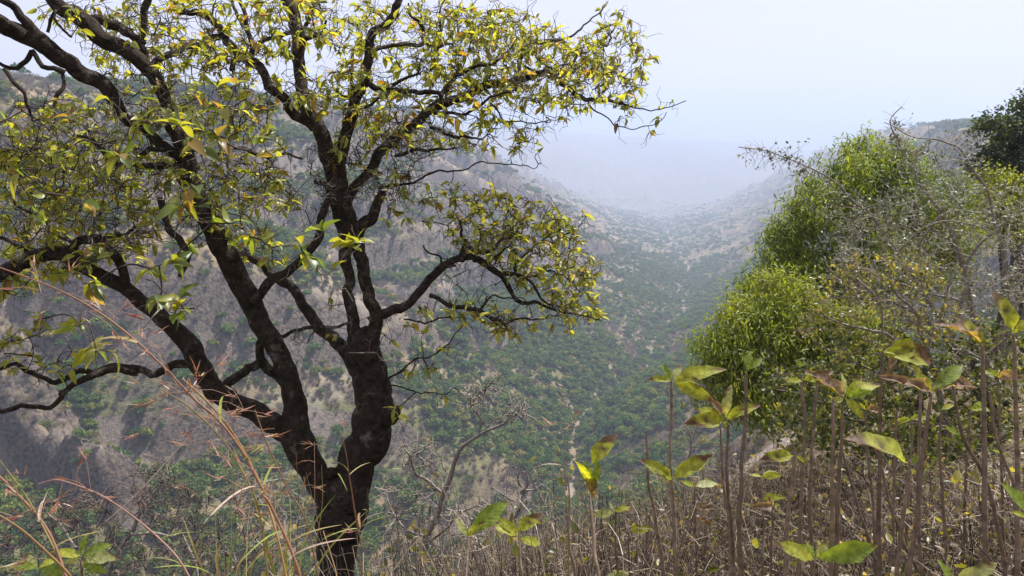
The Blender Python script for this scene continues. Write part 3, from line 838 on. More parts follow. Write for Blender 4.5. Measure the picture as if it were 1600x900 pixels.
 ('E', [(620, 320, 20), (690, 320, 18), (730, 285, 16), (800, 250, 10)], 4.65, 4.5, 5),
 ('E', [(750, 385, 18), (830, 378, 20), (900, 385, 16), (980, 385, 12), (1050, 410, 10), (1100, 450, 8), (1140, 462, 6)], 4.7, 4.9, 6),
 ('E', [(760, 372, 22), (840, 395, 20), (900, 450, 18), (950, 500, 14), (995, 535, 10)], 4.7, 4.6, 6),
 ('E', [(420, 480, 30), (500, 515, 30), (570, 530, 28), (640, 555, 28), (690, 605, 26), (735, 620, 20), (772, 642, 10)], 4.55, 4.4, 7),
 ('E', [(690, 605, 18), (760, 610, 18), (840, 590, 14), (920, 570, 10), (1000, 560, 6)], 4.42, 4.6, 5),
 ('E', [(650, 550, 14), (690, 500, 14), (740, 470, 13), (790, 490, 10), (840, 480, 6)], 4.42, 4.4, 5),
 ('E', [(540, 340, 16), (480, 350, 16), (470, 310, 14), (410, 290, 12), (370, 260, 7)], 4.58, 4.4, 5),
 ('E', [(815, 370, 22), (810, 330, 20), (840, 290, 14), (900, 240, 10), (960, 190, 6)], 4.75, 4.8, 5),
 ('E', [(200, 885, 16), (260, 840, 14), (345, 785, 13), (440, 765, 10), (515, 700, 9), (570, 632, 5)], 4.45, 4.2, 5),
 ('E', [(300, 590, 14), (420, 590, 12), (500, 580, 10), (600, 570, 6)], 4.5, 4.3, 5),
 ('E', [(225, 895, 12), (330, 910, 9), (450, 920, 7), (560, 945, 5)], 4.45, 4.3, 5),
]
oak = thing("gnarled_tree", "gnarled dark tree with forked trunk and yellow green leaves on the slope edge", "tree", TREE_BASE)
skel_p, skel_r = [], []
def gnarl(c, amt, seed):
    n = len(c)
    for ax in range(3):
        c[:, ax] += amt * (fbm(np.arange(n) * 0.16 + 13.1 * ax, np.full(n, seed * 1.7), 200 + seed, 3) - 0.5) * np.minimum(1, np.arange(n) / 6.0)
    return c
main_mb = MB()
for i, (tile, pts, d0, d1, sides) in enumerate(LIMBS):
    tr_pts = trace(tile, pts, d0, d1)
    big = tr_pts[:, 3].max() > 0.045
    c = catmull(tr_pts, 0.022 if big else 0.03)
    c[:, 3] = np.maximum(c[:, 3] * (0.91 if i == 0 else 0.81 if i < 3 else 0.72), 0.003)
    c = gnarl(c, 0.05 if big else 0.11, i)
    mb = MB()
    tube(mb, c[:, :3], c[:, 3], sides, (1, 1, 1), 0.11 if big else 0.2, seed=i)
    if i == 0:     # sawn-off stub on the right flank of the trunk
        k = trace('X', [(588, 658, 34), (603, 650, 34), (614, 644, 26), (620, 639, 17)], 4.5, 4.45)
        kc = catmull(k, 0.012); tube(mb, kc[:, :3], kc[:, 3], 14, (1.1, 1.05, 1.0), 0.3, seed=77)
        k = trace('X', [(512, 744, 14), (518, 738, 18), (524, 735, 12)], 4.47, 4.45)
        kc = catmull(k, 0.012); tube(mb, kc[:, :3], kc[:, 3], 12, (1.1, 1.0, .9), 0.3, seed=78)
    mb.build("trunk" if i == 0 else "limb" if big else "branch", M_BARK, oak)
    if i > 0:
        skel_p.append(c[::2, :3]); skel_r.append(c[::2, 3])

# twigs reach out from the limbs to every leaf cluster
REGIONS = [  # polygon in photo pixels, clusters, depth range, leafiness
 ([(560, 0), (640, 0), (760, 0), (830, 20), (900, 65), (960, 30), (990, 60), (1005, 100), (1000, 150), (985, 180), (940, 165), (880, 175), (850, 205), (838, 238), (770, 232), (700, 245), (640, 235), (590, 215), (555, 190), (545, 120)], 440, (4.25, 5.35), 1.0),
 ([(640, 20), (760, 10), (880, 60), (960, 110), (900, 150), (760, 170), (660, 130)], 230, (4.5, 5.3), 1.0),
 ([(900, 60), (985, 20), (1000, 60), (1010, 110), (1000, 170), (930, 150)], 45, (5.0, 5.4), 1.0),
 ([(710, 320), (770, 290), (830, 315), (880, 335), (900, 360), (925, 410), (940, 470), (940, 500), (890, 500), (840, 470), (790, 430), (730, 400), (700, 360)], 270, (4.4, 5.1), 1.0),
 ([(640, 480), (720, 470), (800, 490), (900, 500), (880, 515), (780, 525), (700, 500)], 40, (4.2, 4.7), 0.8),
 ([(600, 300), (700, 280), (730, 310), (690, 350), (610, 350)], 32, (4.3, 4.7), 0.7),
 ([(50, 0), (530, 0), (520, 60), (430, 90), (330, 100), (200, 70), (60, 30)], 190, (3.7, 4.9), 1.0),
 ([(140, 60), (520, 40), (530, 160), (460, 170), (330, 190), (160, 150)], 180, (3.8, 5.0), 0.95),
 ([(0, 175), (60, 140), (160, 160), (280, 150), (420, 150), (460, 260), (480, 330), (330, 330), (200, 300), (60, 300), (0, 300)], 290, (3.5, 4.7), 0.95),
 ([(0, 230), (120, 220), (250, 300), (240, 380), (140, 420), (0, 470)], 260, (3.6, 4.5), 1.0),
 ([(240, 280), (470, 260), (500, 380), (440, 430), (300, 380)], 60, (3.8, 4.6), 0.75),
 ([(530, 180), (640, 160), (640, 300), (560, 330), (500, 300)], 70, (4.2, 4.8), 0.6),
 ([(520, 20), (600, 20), (560, 180), (500, 180)], 60, (4.2, 4.8), 1.0),
 ([(0, 500), (120, 520), (170, 590), (60, 600), (0, 590)], 14, (3.6, 3.9), 1.0),
 ([(600, 460), (700, 540), (660, 600), (600, 560)], 12, (4.2, 4.5), 0.8),
 ([(470, 230), (700, 200), (640, 300), (500, 340)], 170, (4.2, 4.8), 0.0),
 ([(560, 20), (900, 60), (960, 150), (800, 240), (560, 230)], 220, (4.3, 5.2), 0.1),
 ([(700, 330), (900, 350), (930, 490), (760, 510), (660, 440)], 80, (4.3, 5.0), 0.0),
 ([(100, 0), (530, 0), (520, 170), (150, 160)], 150, (3.8, 4.9), 0.0),
 ([(20, 150), (300, 180), (460, 300), (200, 400), (20, 380)], 300, (3.5, 4.5), 0.1),
 ([(330, 520), (420, 470), (560, 440), (640, 560), (430, 560)], 18, (4.1, 4.6), 0.15),
]
SPOTS = [(1020, 90, 5.2), (1010, 130, 5.2), (1050, 160, 5.2), (1030, 170, 5.2), (1030, 185, 5.2), (1015, 205, 5.15), (965, 190, 5.1), (975, 185, 5.1), (885, 185, 4.9), (840, 240, 4.7), (1000, 55, 5.3), (965, 20, 5.3), (940, 15, 5.3), (913, 335, 4.9), (915, 340, 4.9), (938, 412, 4.9), (940, 495, 4.8), (890, 515, 4.7), (935, 500, 4.8),
         (160, 540, 3.5), (120, 505, 3.6), (60, 500, 3.6), (20, 560, 3.6), (150, 555, 3.5), (605, 345, 4.3), (620, 650, 4.2), (690, 620, 4.3), (655, 550, 4.2), (700, 545, 4.25), (260, 470, 3.3), (285, 480, 3.3)]
BIGSPOTS = [(170, 155, 3.1), (280, 195, 3.0), (295, 215, 3.0), (250, 165, 3.1), (200, 210, 3.1), (225, 190, 3.1), (310, 230, 3.05), (350, 170, 3.2), (370, 130, 3.2), (340, 215, 3.15), (405, 215, 3.1), (300, 290, 3.0), (330, 350, 3.1), (365, 350, 3.1),
            (470, 385, 3.0), (480, 400, 3.0), (505, 360, 3.1), (548, 385, 2.95), (560, 380, 2.95), (150, 440, 3.0), (140, 450, 3.0), (270, 410, 3.1), (235, 420, 3.1), (250, 465, 3.0), (285, 470, 3.0), (275, 490, 3.0), (80, 240, 3.0), (30, 265, 3.0), (130, 320, 3.1), (60, 330, 3.1), (410, 320, 3.1), (120, 510, 3.2), (150, 545, 3.2), (175, 550, 3.2), (285, 320, 3.0), (390, 370, 3.1), (180, 240, 3.0), (10, 190, 3.1)]
attr_p, attr_leaf, attr_big = [], [], []
for poly, k, (a, b), leafy in REGIONS:
    q = sample_poly(poly, k); d = a + (b - a) * rng.random(k)
    for (x, y), dd_ in zip(q, d):
        attr_p.append(P(x, y, dd_)); attr_leaf.append(rng.random() < leafy); attr_big.append(False)
for x, y, d in SPOTS:
    attr_p.append(P(x, y, d)); attr_leaf.append(True); attr_big.append(False)
for x, y, d in BIGSPOTS:
    attr_p.append(P(x, y, d)); attr_leaf.append(True); attr_big.append(True)
attr_p = np.array(attr_p)

def grow(skel, attractors, seg=0.05, wig=0.25, pull=(0, 0, 0.0), batch=1):
    """Joins every attractor to the nearest wood, nearest first; returns twig polylines (points, tip index)."""
    nodes = np.vstack(skel); cap = len(nodes) + len(attractors) * 14
    buf = np.zeros((cap, 3)); buf[:len(nodes)] = nodes; n = len(nodes)
    best = np.full(len(attractors), 1e9); bi = np.zeros(len(attractors), int)
    for s in range(0, n, 500):
        d = np.linalg.norm(attractors[:, None] - buf[None, s:min(n, s + 500)], axis=2)
        j = d.argmin(1); m = d[np.arange(len(attractors)), j]
        up = m < best; best[up] = m[up]; bi[up] = s + j[up]
    todo = np.ones(len(attractors), bool); out = []
    while todo.any():
        i = int(np.argmin(np.where(todo, best, 1e9))); todo[i] = False
        a = buf[bi[i]]; b = attractors[i]; L = np.linalg.norm(b - a)
        k = int(np.clip(L / seg, 2, 12))
        t = np.linspace(0, 1, k + 1)[:, None]
        pts = a * (1 - t) + b * t
        side = rng.normal(size=3) * wig * L * 0.6
        pts = pts + np.sin(t * math.pi) * side + np.array(pull) * np.sin(t * math.pi) * L
        pts[1:-1] += rng.normal(size=(k - 1, 3)) * wig * 0.22 * L / math.sqrt(k)
        out.append((pts, i))
        new = pts[1:]; buf[n:n + k] = new
        d = np.linalg.norm(attractors[:, None] - new[None], axis=2); j = d.argmin(1); m = d[np.arange(len(attractors)), j]
        up = todo & (m < best); best[up] = m[up]; bi[up] = n + j[up]
        n += k
    return out

twigs = grow(skel_p, attr_p, 0.06, 0.32, (0, 0, 0.06))
leaf_T = [leaf_template([0, .06, .22, .45, .7, .88, 1], np.array([.02, .03, .19, .27, .22, .11, .01]) * w, fo, dr, wv)
          for w, fo, dr, wv in ((.95, .5, .35, .08), (1.0, .3, .6, .12), (.8, .8, .25, .08), (.95, .4, .9, .15), (.75, 1.0, .5, .05))]
twig_mb = MB(); LP_, LD_, LU_, LS_, LC_ = [], [], [], [], []
def leaf_colour(k):
    r = rng.random(k)[:, None]; s = (0.7 + 0.6 * rng.random(k))[:, None]
    yel = np.array([0.33, 0.335, 0.07]); grn = np.array([0.20, 0.25, 0.065]); ora = np.array([0.32, 0.17, 0.045]); brn = np.array([0.20, 0.10, 0.05])
    c = np.where(r < .5, yel, np.where(r < .9, grn, np.where(r < .97, ora, brn)))
    mixr = rng.random(k)[:, None] * .45
    return (c * (1 - mixr) + yel * mixr) * s
for pts, i in twigs:
    L = np.linalg.norm(np.diff(pts, axis=0), axis=1).sum()
    r0 = 0.0030 + 0.0050 * min(L, 0.8); grey = rng.random() < (.4 if not attr_leaf[i] else .12)
    col = np.array([0.19, 0.165, 0.14]) if grey else np.array([0.045, 0.034, 0.026])
    c = catmull(np.column_stack([pts, np.linspace(r0, 0.0017, len(pts))]), 0.05)
    tube(twig_mb, c[:, :3], c[:, 3], 4, col * (0.7 + .6 * rng.random()), 0)
    d = pts[-1] - pts[-2]; d /= np.linalg.norm(d) + 1e-9
    for s in range(rng.integers(1, 4)):       # spurs
        j = rng.integers(1, len(pts)); e = pts[j] + rand_dirs(1)[0] * (0.05 + .13 * rng.random())
        w3 = pts[j][None] * (1 - np.array([[0], [.3], [.65], [1]])) + e[None] * np.array([[0], [.3], [.65], [1]])
        w3[1:3] += rng.normal(size=(2, 3)) * .018
        tube(twig_mb, w3, [0.0023, .0019, .0015, .001], 3, col)
    if not attr_leaf[i]: continue
    k = int(rng.integers(2, 7)); big = attr_big[i]
    lean = d * 0.5 + np.array([0, 0, 0.25])
    dirs = rand_dirs(k) * [1, 1, .7] + lean - [0, 0, .2]; pos = np.tile(pts[-1], (k, 1)) + rng.normal(size=(k, 3)) * 0.006
    sz = (0.057 if not big else 0.084) * (0.45 + .8 * rng.random(k))
    if len(pts) > 3 and L > .1:                   # a few more leaves along the twig
        k2 = int(rng.integers(1, 6)); j = rng.integers(len(pts) // 3, len(pts), k2)
        pos = np.vstack([pos, pts[j]]); dirs = np.vstack([dirs, rand_dirs(k2) + lean]); sz = np.concatenate([sz, 0.055 * (0.6 + .6 * rng.random(k2))])
    ups = np.tile([0, 0, 1.0], (len(pos), 1)) + rng.normal(size=(len(pos), 3)) * .55
    LP_.append(pos); LD_.append(dirs); LU_.append(ups); LS_.append(sz); LC_.append(leaf_colour(len(pos)) * (np.array([.62, .85, .9]) if big and rng.random() < .6 else 1))
o = twig_mb.build("twigs", M_TWIG, oak); tag(o, kind="stuff")
LP_, LD_, LU_, LS_, LC_ = [np.concatenate(a) for a in (LP_, LD_, LU_, LS_, LC_)]
lx, ly, ldp = to_px(LP_)
lsize = np.where((lx > 0) & (lx < 1600) & (ly > 0) & (ly < 900), LS_ / ldp, 0)
single = np.zeros(len(LP_), bool); single[np.argsort(-lsize)[:300]] = True
crown = MB(); var = rng.integers(0, 5, len(LP_))
for v in range(5):
    m = (var == v) & ~single
    place_leaves(crown, leaf_T[v], LP_[m], LD_[m], LU_[m], LS_[m], LC_[m])
o = crown.build("crown", M_LEAF, oak); tag(o, kind="stuff")
tints = [(0.28, 0.28, 0.05), (0.17, 0.21, 0.05), (0.10, 0.14, 0.04), (0.23, 0.25, 0.05), (0.27, 0.19, 0.06)]
def leaf_meshes(tmpls, tints, mat):
    out = []
    for t in tmpls:
        row = []
        for c in tints:
            mb = MB(); mb.add(t[0], t[1], c); row.append(mb.mesh("leaf", mat))
        out.append(row)
    return out
LM = leaf_meshes(leaf_T, tints, M_LEAF)
FR = frames(LD_, LU_)
def leaf_object(mesh, parent, pos, fr, size, name="leaf"):
    o = bpy.data.objects.new(name, mesh); COL.objects.link(o); o.parent = parent
    m = Matrix(((*fr[0], 0), (*fr[1], 0), (*fr[2], 0), (0, 0, 0, 1)))
    o.matrix_local = Matrix.Translation(Vector(pos - parent_origin(parent))) @ m @ Matrix.Scale(float(size), 4)
    return o
for i in np.where(single)[0]:
    leaf_object(LM[var[i]][int(rng.integers(0, 4) if rng.random() < .94 else 4)], oak, LP_[i], FR[i], LS_[i])
print("oak leaves", len(LP_))

# ------------------------------------------------------------------ trees on the right
LANCE = [leaf_template([0, .3, .65, 1], np.array([.02, .12, .10, .01]) * w, .4, dr) for w, dr in ((1, .3), (1.15, .6), (.9, .15))]
OVAL = [leaf_template([0, .3, .7, 1], np.array([.03, .26, .22, .02]) * w, .3, dr) for w, dr in ((1, .2), (1.2, .4), (.85, .1))]

def lobe_points(lobes, n):
    """Points through the shells of leafy lobes given in photo pixels and metres of depth."""
    w = np.array([l[2] * l[3] for l in lobes], float); w /= w.sum()
    out, nor = [], []
    for (px, py, rx, ry, d, *rest), f in zip(lobes, w):
        c = P(px, py, d); s = d / F
        k = max(4, int(n * f * .16))
        nb = 15; kb = max(2, int(n * f * .84) // nb)
        sv = rand_dirs(nb); sv[:, 2] = np.where(sv[:, 2] < -.5, -sv[:, 2], sv[:, 2])
        for b in range(nb):
            cc = c + sv[b] * np.array([rx, min(rx, ry) * .9, ry]) * s * (0.75 + .3 * rng.random())
            vb = rand_dirs(kb); rb = min(rx, ry) * s * (0.20 + .24 * rng.random())
            out.append(cc + vb * rb * (0.45 + .6 * rng.random((kb, 1)))); nor.append(vb * .8 + sv[b] * .5)
        v = rand_dirs(k); rad = .85 * np.array([rx * s, min(rx, ry) * s * 0.9, ry * s])
        q = 0.55 + 0.47 * rng.random((k, 1)) ** 0.6
        q = q * (0.8 + 0.4 * vnoise(v[:, 0] * 2.3 + px, v[:, 2] * 2.3 + v[:, 1] * 1.7, 90))[:, None]
        out.append(c + v * rad * q); nor.append(v)
    return np.vstack(out), np.vstack(nor)

def leafy_tree(name, label, cat, base, trunk_pts, d0, d1, lobes, nsprig, leaf, size, per, cols, droop, bark_col=(1, 1, 1), mat=None, seed=1):
    root = thing(name, label, cat, base)
    sk = []
    tb = MB()
    tp = catmull(np.vstack([[[*(base - np.array([0, 0, .3])), trunk_pts[0][2] * .6 / F * d0]], trace('X', trunk_pts, d0, d1)]), 0.15)
    tube(tb, tp[:, :3], np.maximum(tp[:, 3], .02), 10, bark_col, .15, seed=seed); tb.build("trunk", M_BARK_FAR, root)
    sk.append(tp[:, :3])
    for i, l in enumerate(lobes):
        c = P(l[0], l[1], l[4]); j = int(np.argmin(np.linalg.norm(tp[:, :3] - c, axis=1) + .5 * (tp[:, 2] > c[2])))
        a = tp[j, :3]; L = np.linalg.norm(c - a)
        mid = (a + c) / 2 + rng.normal(size=3) * L * .08 + [0, 0, L * .08]
        lc = catmull(np.array([[*a, .02 + .012 * L], [*mid, .015 + .008 * L], [*c, .012]]), .12)
        mb = MB(); tube(mb, gnarl(lc, .12, seed + i)[:, :3], lc[:, 3], 7, bark_col, .15, seed=seed + i); mb.build("limb", M_BARK_FAR, root)
        sk.append(lc[:, :3])
    sp_, sn_ = lobe_points(lobes, nsprig)
    stray = rng.random(len(sp_)) < .10; sp_[stray] += sn_[stray] * rng.random((stray.sum(), 1)) * size * 3.2
    tw = MB()
    for pts, i in grow(sk, sp_, .25, .2):
        tube(tw, pts, np.linspace(.010, .004, len(pts)), 3, np.array([.09, .075, .06]), 0, cap=False)
    tag(tw.build("twigs", M_TWIG, root), kind="stuff")
    k = len(sp_) * per
    pos = np.repeat(sp_, per, 0) + rng.normal(size=(k, 3)) * size * 1.1
    dirs = np.repeat(sn_, per, 0) * .6 + rand_dirs(k) * .8 + np.array([0, 0, -droop])
    ups = np.repeat(sn_, per, 0) + [0, 0, .6] + rng.normal(size=(k, 3)) * .4
    tone = vnoise(sp_[:, 0] * 1.7 + 3 * sp_[:, 1], sp_[:, 2] * 1.7, 95); pick = np.clip((tone * .75 + .25 * rng.random(len(sp_))) * len(cols), 0, len(cols) - 1).astype(int)
    base_c = np.array(sorted(cols, key=sum))[pick]
    cl = np.repeat(base_c, per, 0) * (0.7 + .6 * rng.random((k, 1)))
    cr = MB(); vv = rng.integers(0, 3, k); sz = size * (0.65 + .6 * rng.random(k))
    for v in range(3):
        m = vv == v; place_leaves(cr, leaf[v], pos[m], dirs[m], ups[m], sz[m], cl[m])
    tag(cr.build("crown", mat or M_LEAF_R, root), kind="stuff")
    return root

def ground_at(px, d):
    r = ray(px, 450); x = r[0] * d; y = r[1] * d
    return np.array([x, y, float(height(np.array(x), np.array(y)))])

g1 = [(0.09, 0.14, 0.025), (0.14, 0.185, 0.03), (0.20, 0.232, 0.036), (0.045, 0.075, 0.017)]
g2 = [(0.20, 0.235, 0.04), (0.15, 0.195, 0.036), (0.27, 0.275, 0.05)]
leafy_tree("leafy_green_tree", "tall glossy green tree with drooping leaves leaning over the valley", "tree", ground_at(1345, 18.5),
           [(1345, 700, 30), (1340, 560, 26), (1345, 460, 22), (1350, 360, 16), (1355, 280, 8)], 18.3, 18,
           [(1352, 262, 50, 48, 18), (1400, 270, 46, 40, 18.3), (1320, 325, 84, 62, 17.6), (1400, 330, 76, 85, 18.4), (1275, 325, 44, 44, 17.3), (1265, 395, 74, 52, 17.2), (1350, 420, 96, 70, 17.5), (1222, 412, 42, 34, 17.0), (1240, 455, 66, 46, 17.0), (1430, 400, 70, 80, 18), (1300, 480, 80, 50, 17), (1195, 485, 50, 36, 16.6), (1215, 450, 50, 40, 16.6), (1175, 510, 46, 34, 16), (1290, 530, 70, 44, 16.4), (1480, 350, 60, 70, 18.6)],
           2000, LANCE, .135, 24, g1 + g2[:2], .75, seed=310)
leafy_tree("yellow_green_tree", "yellow green spreading tree below the tall glossy tree, overhanging the valley", "tree", ground_at(1300, 15.5),
           [(1300, 690, 26), (1285, 600, 22), (1260, 540, 18), (1220, 520, 12), (1170, 530, 8)], 15.5, 14.6,
           [(1215, 485, 70, 46, 15), (1155, 520, 56, 40, 14.6), (1122, 555, 42, 40, 14.4), (1190, 560, 66, 46, 14.5), (1255, 510, 66, 46, 15), (1135, 605, 46, 36, 14.4), (1215, 620, 62, 40, 14.6), (1270, 590, 62, 54, 14.8), (1330, 550, 70, 70, 15), (1165, 640, 44, 28, 14.2), (1240, 660, 50, 30, 14.3)],
           1300, LANCE, .12, 22, g2 + g1[1:3], .7, seed=340)
leafy_tree("dark_round_tree", "dark dense tree rising above the grey thorn bush at the top right edge", "tree", ground_at(1590, 30),
           [(1590, 420, 22), (1588, 320, 20), (1585, 250, 14), (1585, 200, 8)], 30, 30,
           [(1560, 210, 40, 30, 30), (1590, 185, 46, 34, 30), (1560, 250, 44, 32, 29.6), (1610, 240, 60, 50, 30), (1590, 275, 60, 26, 29.7), (1535, 265, 18, 22, 29.7), (1640, 180, 60, 50, 30.2), (1660, 260, 70, 60, 30)],
           520, OVAL, .15, 26, [(0.030, 0.045, 0.014), (0.040, 0.058, 0.016), (0.06, 0.075, 0.02)], .1, seed=370)
leafy_tree("pale_green_shrub", "pale yellow green shrub under the dark tree at the upper right edge", "shrub", ground_at(1570, 22),
           [(1570, 460, 12), (1565, 380, 10), (1565, 320, 6)], 22, 22,
           [(1560, 295, 34, 28, 22), (1590, 310, 40, 34, 22), (1545, 335, 36, 28, 21.7), (1590, 360, 50, 34, 22), (1500, 350, 40, 30, 22)],
           200, OVAL, .11, 22, [(0.19, 0.21, 0.03), (0.15, 0.18, 0.03)], .1, seed=390)

# ------------------------------------------------------------------ shrubs and leafless small trees
def shrub(name, label, cat, limbs, polys, leaf, size, per, cols, twig_cols, base=None, r0=.004, wig=.35, seg=.08, jit=.05, lr=(.0012), leafy=1.0, mat=None, bark=(.22, .185, .16), seed=1, limb_mat=None, group=None, twig_sides=3, stem_name="stem"):
    b = base if base is not None else trace('X', limbs[0][0], limbs[0][1], limbs[0][2])[0, :3]
    root = thing(name, label, cat, b, group)
    sk = []
    for i, (pts, d0, d1) in enumerate(limbs):
        c = catmull(trace('X', pts, d0, d1), jit); c = gnarl(c, jit * 1.6, seed + i)
        c[:, 3] *= .72; mb = MB(); tube(mb, c[:, :3], np.maximum(c[:, 3], .002), 7 if c[:, 3].max() > .02 else 5, bark, .18, seed=seed + i)
        mb.build(stem_name if i == 0 else "branch", limb_mat or M_TWIG, root); sk.append(c[:, :3])
    A_ = []
    for poly, k, (a, bb) in polys:
        q = sample_poly(poly, k); d = a + (bb - a) * rng.random(k)
        A_ += [P(x, y, dd_) for (x, y), dd_ in zip(q, d)]
    A_ = np.array(A_)
    tw = MB(); pos, dirs = [], []
    tc = np.array(twig_cols)
    for pts, i in grow(sk, A_, seg, wig):
        col = tc[rng.integers(0, len(tc))] * (0.7 + .6 * rng.random())
        L = np.linalg.norm(pts[-1] - pts[0])
        tube(tw, pts, np.linspace(r0 * (0.6 + .5 * min(L, 1)), r0 * .3, len(pts)), twig_sides, col, 0, cap=False)
        for s in range(2):
            j = rng.integers(1, len(pts)); e = pts[j] + rand_dirs(1)[0] * seg * (0.7 + 1.2 * rng.random())
            tube(tw, np.array([pts[j], (pts[j] + e) / 2 + rng.normal(size=3) * seg * .1, e]), [r0 * .4, r0 * .33, r0 * .25], 3, col, 0, cap=False)
            if leaf is not None and rng.random() < leafy * .6:
                pos.append(np.tile(e, (max(1, per // 2), 1)))
        if leaf is not None and rng.random() < leafy:
            j = rng.integers(len(pts) // 2, len(pts), per); pos.append(pts[j])
    if A_.size: tag(tw.build("twigs", M_TWIG, root), kind="stuff")
    if pos:
        pos = np.vstack(pos); k = len(pos); pos = pos + rng.normal(size=(k, 3)) * size * .5
        dirs = rand_dirs(k) + [0, 0, .1]; ups = rng.normal(size=(k, 3)) * .6 + [0, 0, 1]
        cl = np.array(cols)[rng.integers(0, len(cols), k)] * (0.65 + .7 * rng.random((k, 1)))
        cr = MB(); vv = rng.integers(0, 3, k); sz = size * (0.6 + .7 * rng.random(k))
        for v in range(3):
            m = vv == v; place_leaves(cr, leaf[v], pos[m], dirs[m], ups[m], sz[m], cl[m])
        tag(cr.build("foliage", mat or M_LEAF_S, root), kind="stuff")
    return root

GREY = [(0.27, 0.235, 0.21), (0.20, 0.17, 0.15), (0.13, 0.105, 0.09), (0.34, 0.30, 0.275)]
BROWN = [(0.16, 0.115, 0.09), (0.11, 0.08, 0.065), (0.22, 0.165, 0.13)]
shrub("grey_thorn_bush", "tangled grey thorn bush with tiny silvery leaves and long arching sprays", "bush",
      [([(1560, 720, 22), (1545, 600, 18), (1520, 480, 14), (1490, 380, 10), (1460, 310, 6), (1432, 268, 4), (1402, 225, 3), (1398, 195, 2.5), (1415, 172, 2)], 8.2, 7.4),
       ([(1540, 640, 14), (1480, 520, 12), (1420, 430, 9), (1370, 345, 6), (1310, 290, 4), (1250, 252, 3), (1200, 236, 2.2), (1155, 231, 1.8)], 8.0, 7.0),
       ([(1550, 620, 14), (1580, 500, 12), (1570, 400, 9), (1540, 300, 6), (1500, 230, 4), (1430, 215, 2.5), (1380, 195, 2)], 8.2, 7.6),
       ([(1520, 560, 12), (1450, 500, 9), (1380, 470, 7), (1300, 470, 4)], 7.8, 7.2),
       ([(1545, 560, 12), (1600, 460, 9), (1640, 380, 7)], 8.0, 7.8),
       ([(1500, 480, 9), (1520, 400, 7), (1560, 350, 5), (1610, 320, 3)], 7.6, 7.2),
       ([(1430, 440, 8), (1440, 370, 6), (1480, 330, 4), (1540, 330, 3)], 7.4, 7.0),
       ([(1380, 470, 5), (1400, 400, 5), (1440, 360, 4), (1500, 350, 3), (1580, 370, 2.5)], 7.2, 6.8),
       ([(1500, 470, 6), (1440, 450, 5), (1380, 430, 3), (1330, 420, 2)], 7.0, 6.6)],
      [([(1400, 190), (1440, 230), (1520, 200), (1560, 240), (1500, 300), (1420, 300), (1385, 240)], 70, (7.2, 7.8)),
       ([(1340, 330), (1420, 280), (1600, 290), (1640, 480), (1500, 520), (1340, 480), (1290, 420)], 560, (6.4, 8.6)),
       ([(1280, 280), (1340, 300), (1420, 330), (1400, 400), (1300, 400)], 60, (7.0, 7.6)),
       ([(1160, 226), (1230, 238), (1290, 270), (1285, 285), (1225, 254), (1160, 236)], 34, (7.0, 7.1)), ([(1392, 200), (1405, 170), (1420, 165), (1405, 205), (1435, 270), (1415, 265)], 30, (7.35, 7.5)),
       ([(1400, 460), (1600, 440), (1600, 620), (1350, 600)], 170, (6.2, 8.2))],
      OVAL, .032, 6, [(0.24, 0.245, 0.17), (0.14, 0.155, 0.07), (0.27, 0.275, 0.22), (0.10, 0.115, 0.045)], GREY + BROWN[:1], r0=.0055, wig=.42, seg=.12, jit=.08, leafy=.75, seed=410)
shrub("yellow_leaved_bush", "bush with small yellowish leaves in front of the grey thorn bush", "bush",
      [([(1480, 720, 16), (1470, 620, 13), (1450, 540, 10), (1420, 480, 7), (1390, 430, 4)], 6.6, 6.2), ([(1455, 560, 8), (1400, 530, 7), (1340, 510, 5), (1280, 490, 3)], 6.5, 6.0), ([(1450, 540, 7), (1480, 470, 5), (1490, 420, 3)], 6.4, 6.2), ([(1380, 525, 5), (1370, 470, 4), (1340, 430, 3)], 6.1, 6.0)],
      [([(1270, 440), (1340, 400), (1420, 390), (1500, 430), (1500, 520), (1300, 560), (1240, 520)], 210, (5.8, 6.8))],
      OVAL, .036, 7, [(0.19, 0.185, 0.055), (0.145, 0.155, 0.045), (0.11, 0.125, 0.04), (0.20, 0.165, 0.065)], BROWN, r0=.004, wig=.4, seg=.1, leafy=.9, mat=M_LEAF, seed=430)
shrub("dark_green_undergrowth_shrub", "dense dark green shrub behind the tall stalks below the thorn bush", "shrub",
      [([(1420, 760, 22), (1430, 680, 18), (1440, 600, 12), (1450, 540, 8)], 7.4, 7.6), ([(1425, 720, 12), (1340, 660, 10), (1260, 620, 6), (1210, 610, 4)], 7.5, 7.8), ([(1430, 690, 12), (1500, 630, 10), (1580, 590, 6)], 7.4, 7.4), ([(1440, 640, 10), (1380, 590, 7), (1330, 560, 4)], 7.5, 7.8), ([(1560, 740, 30), (1545, 660, 26), (1530, 580, 20), (1520, 520, 14)], 7.0, 7.2)],
      [([(1190, 600), (1300, 550), (1440, 520), (1620, 500), (1620, 720), (1400, 720), (1240, 680)], 620, (6.2, 9.0)), ([(1180, 640), (1300, 640), (1600, 640), (1600, 760), (1250, 740)], 160, (5.6, 7.2))],
      OVAL, .05, 9, [(0.055, 0.08, 0.02), (0.08, 0.10, 0.025), (0.13, 0.145, 0.03), (0.19, 0.18, 0.04), (0.035, 0.055, 0.016)], BROWN, r0=.0045, wig=.4, seg=.11, leafy=.95, mat=M_LEAF_R, seed=450, bark=(.07, .055, .045))
def lim(pts): return [(x, y, w) for x, y, w in pts]
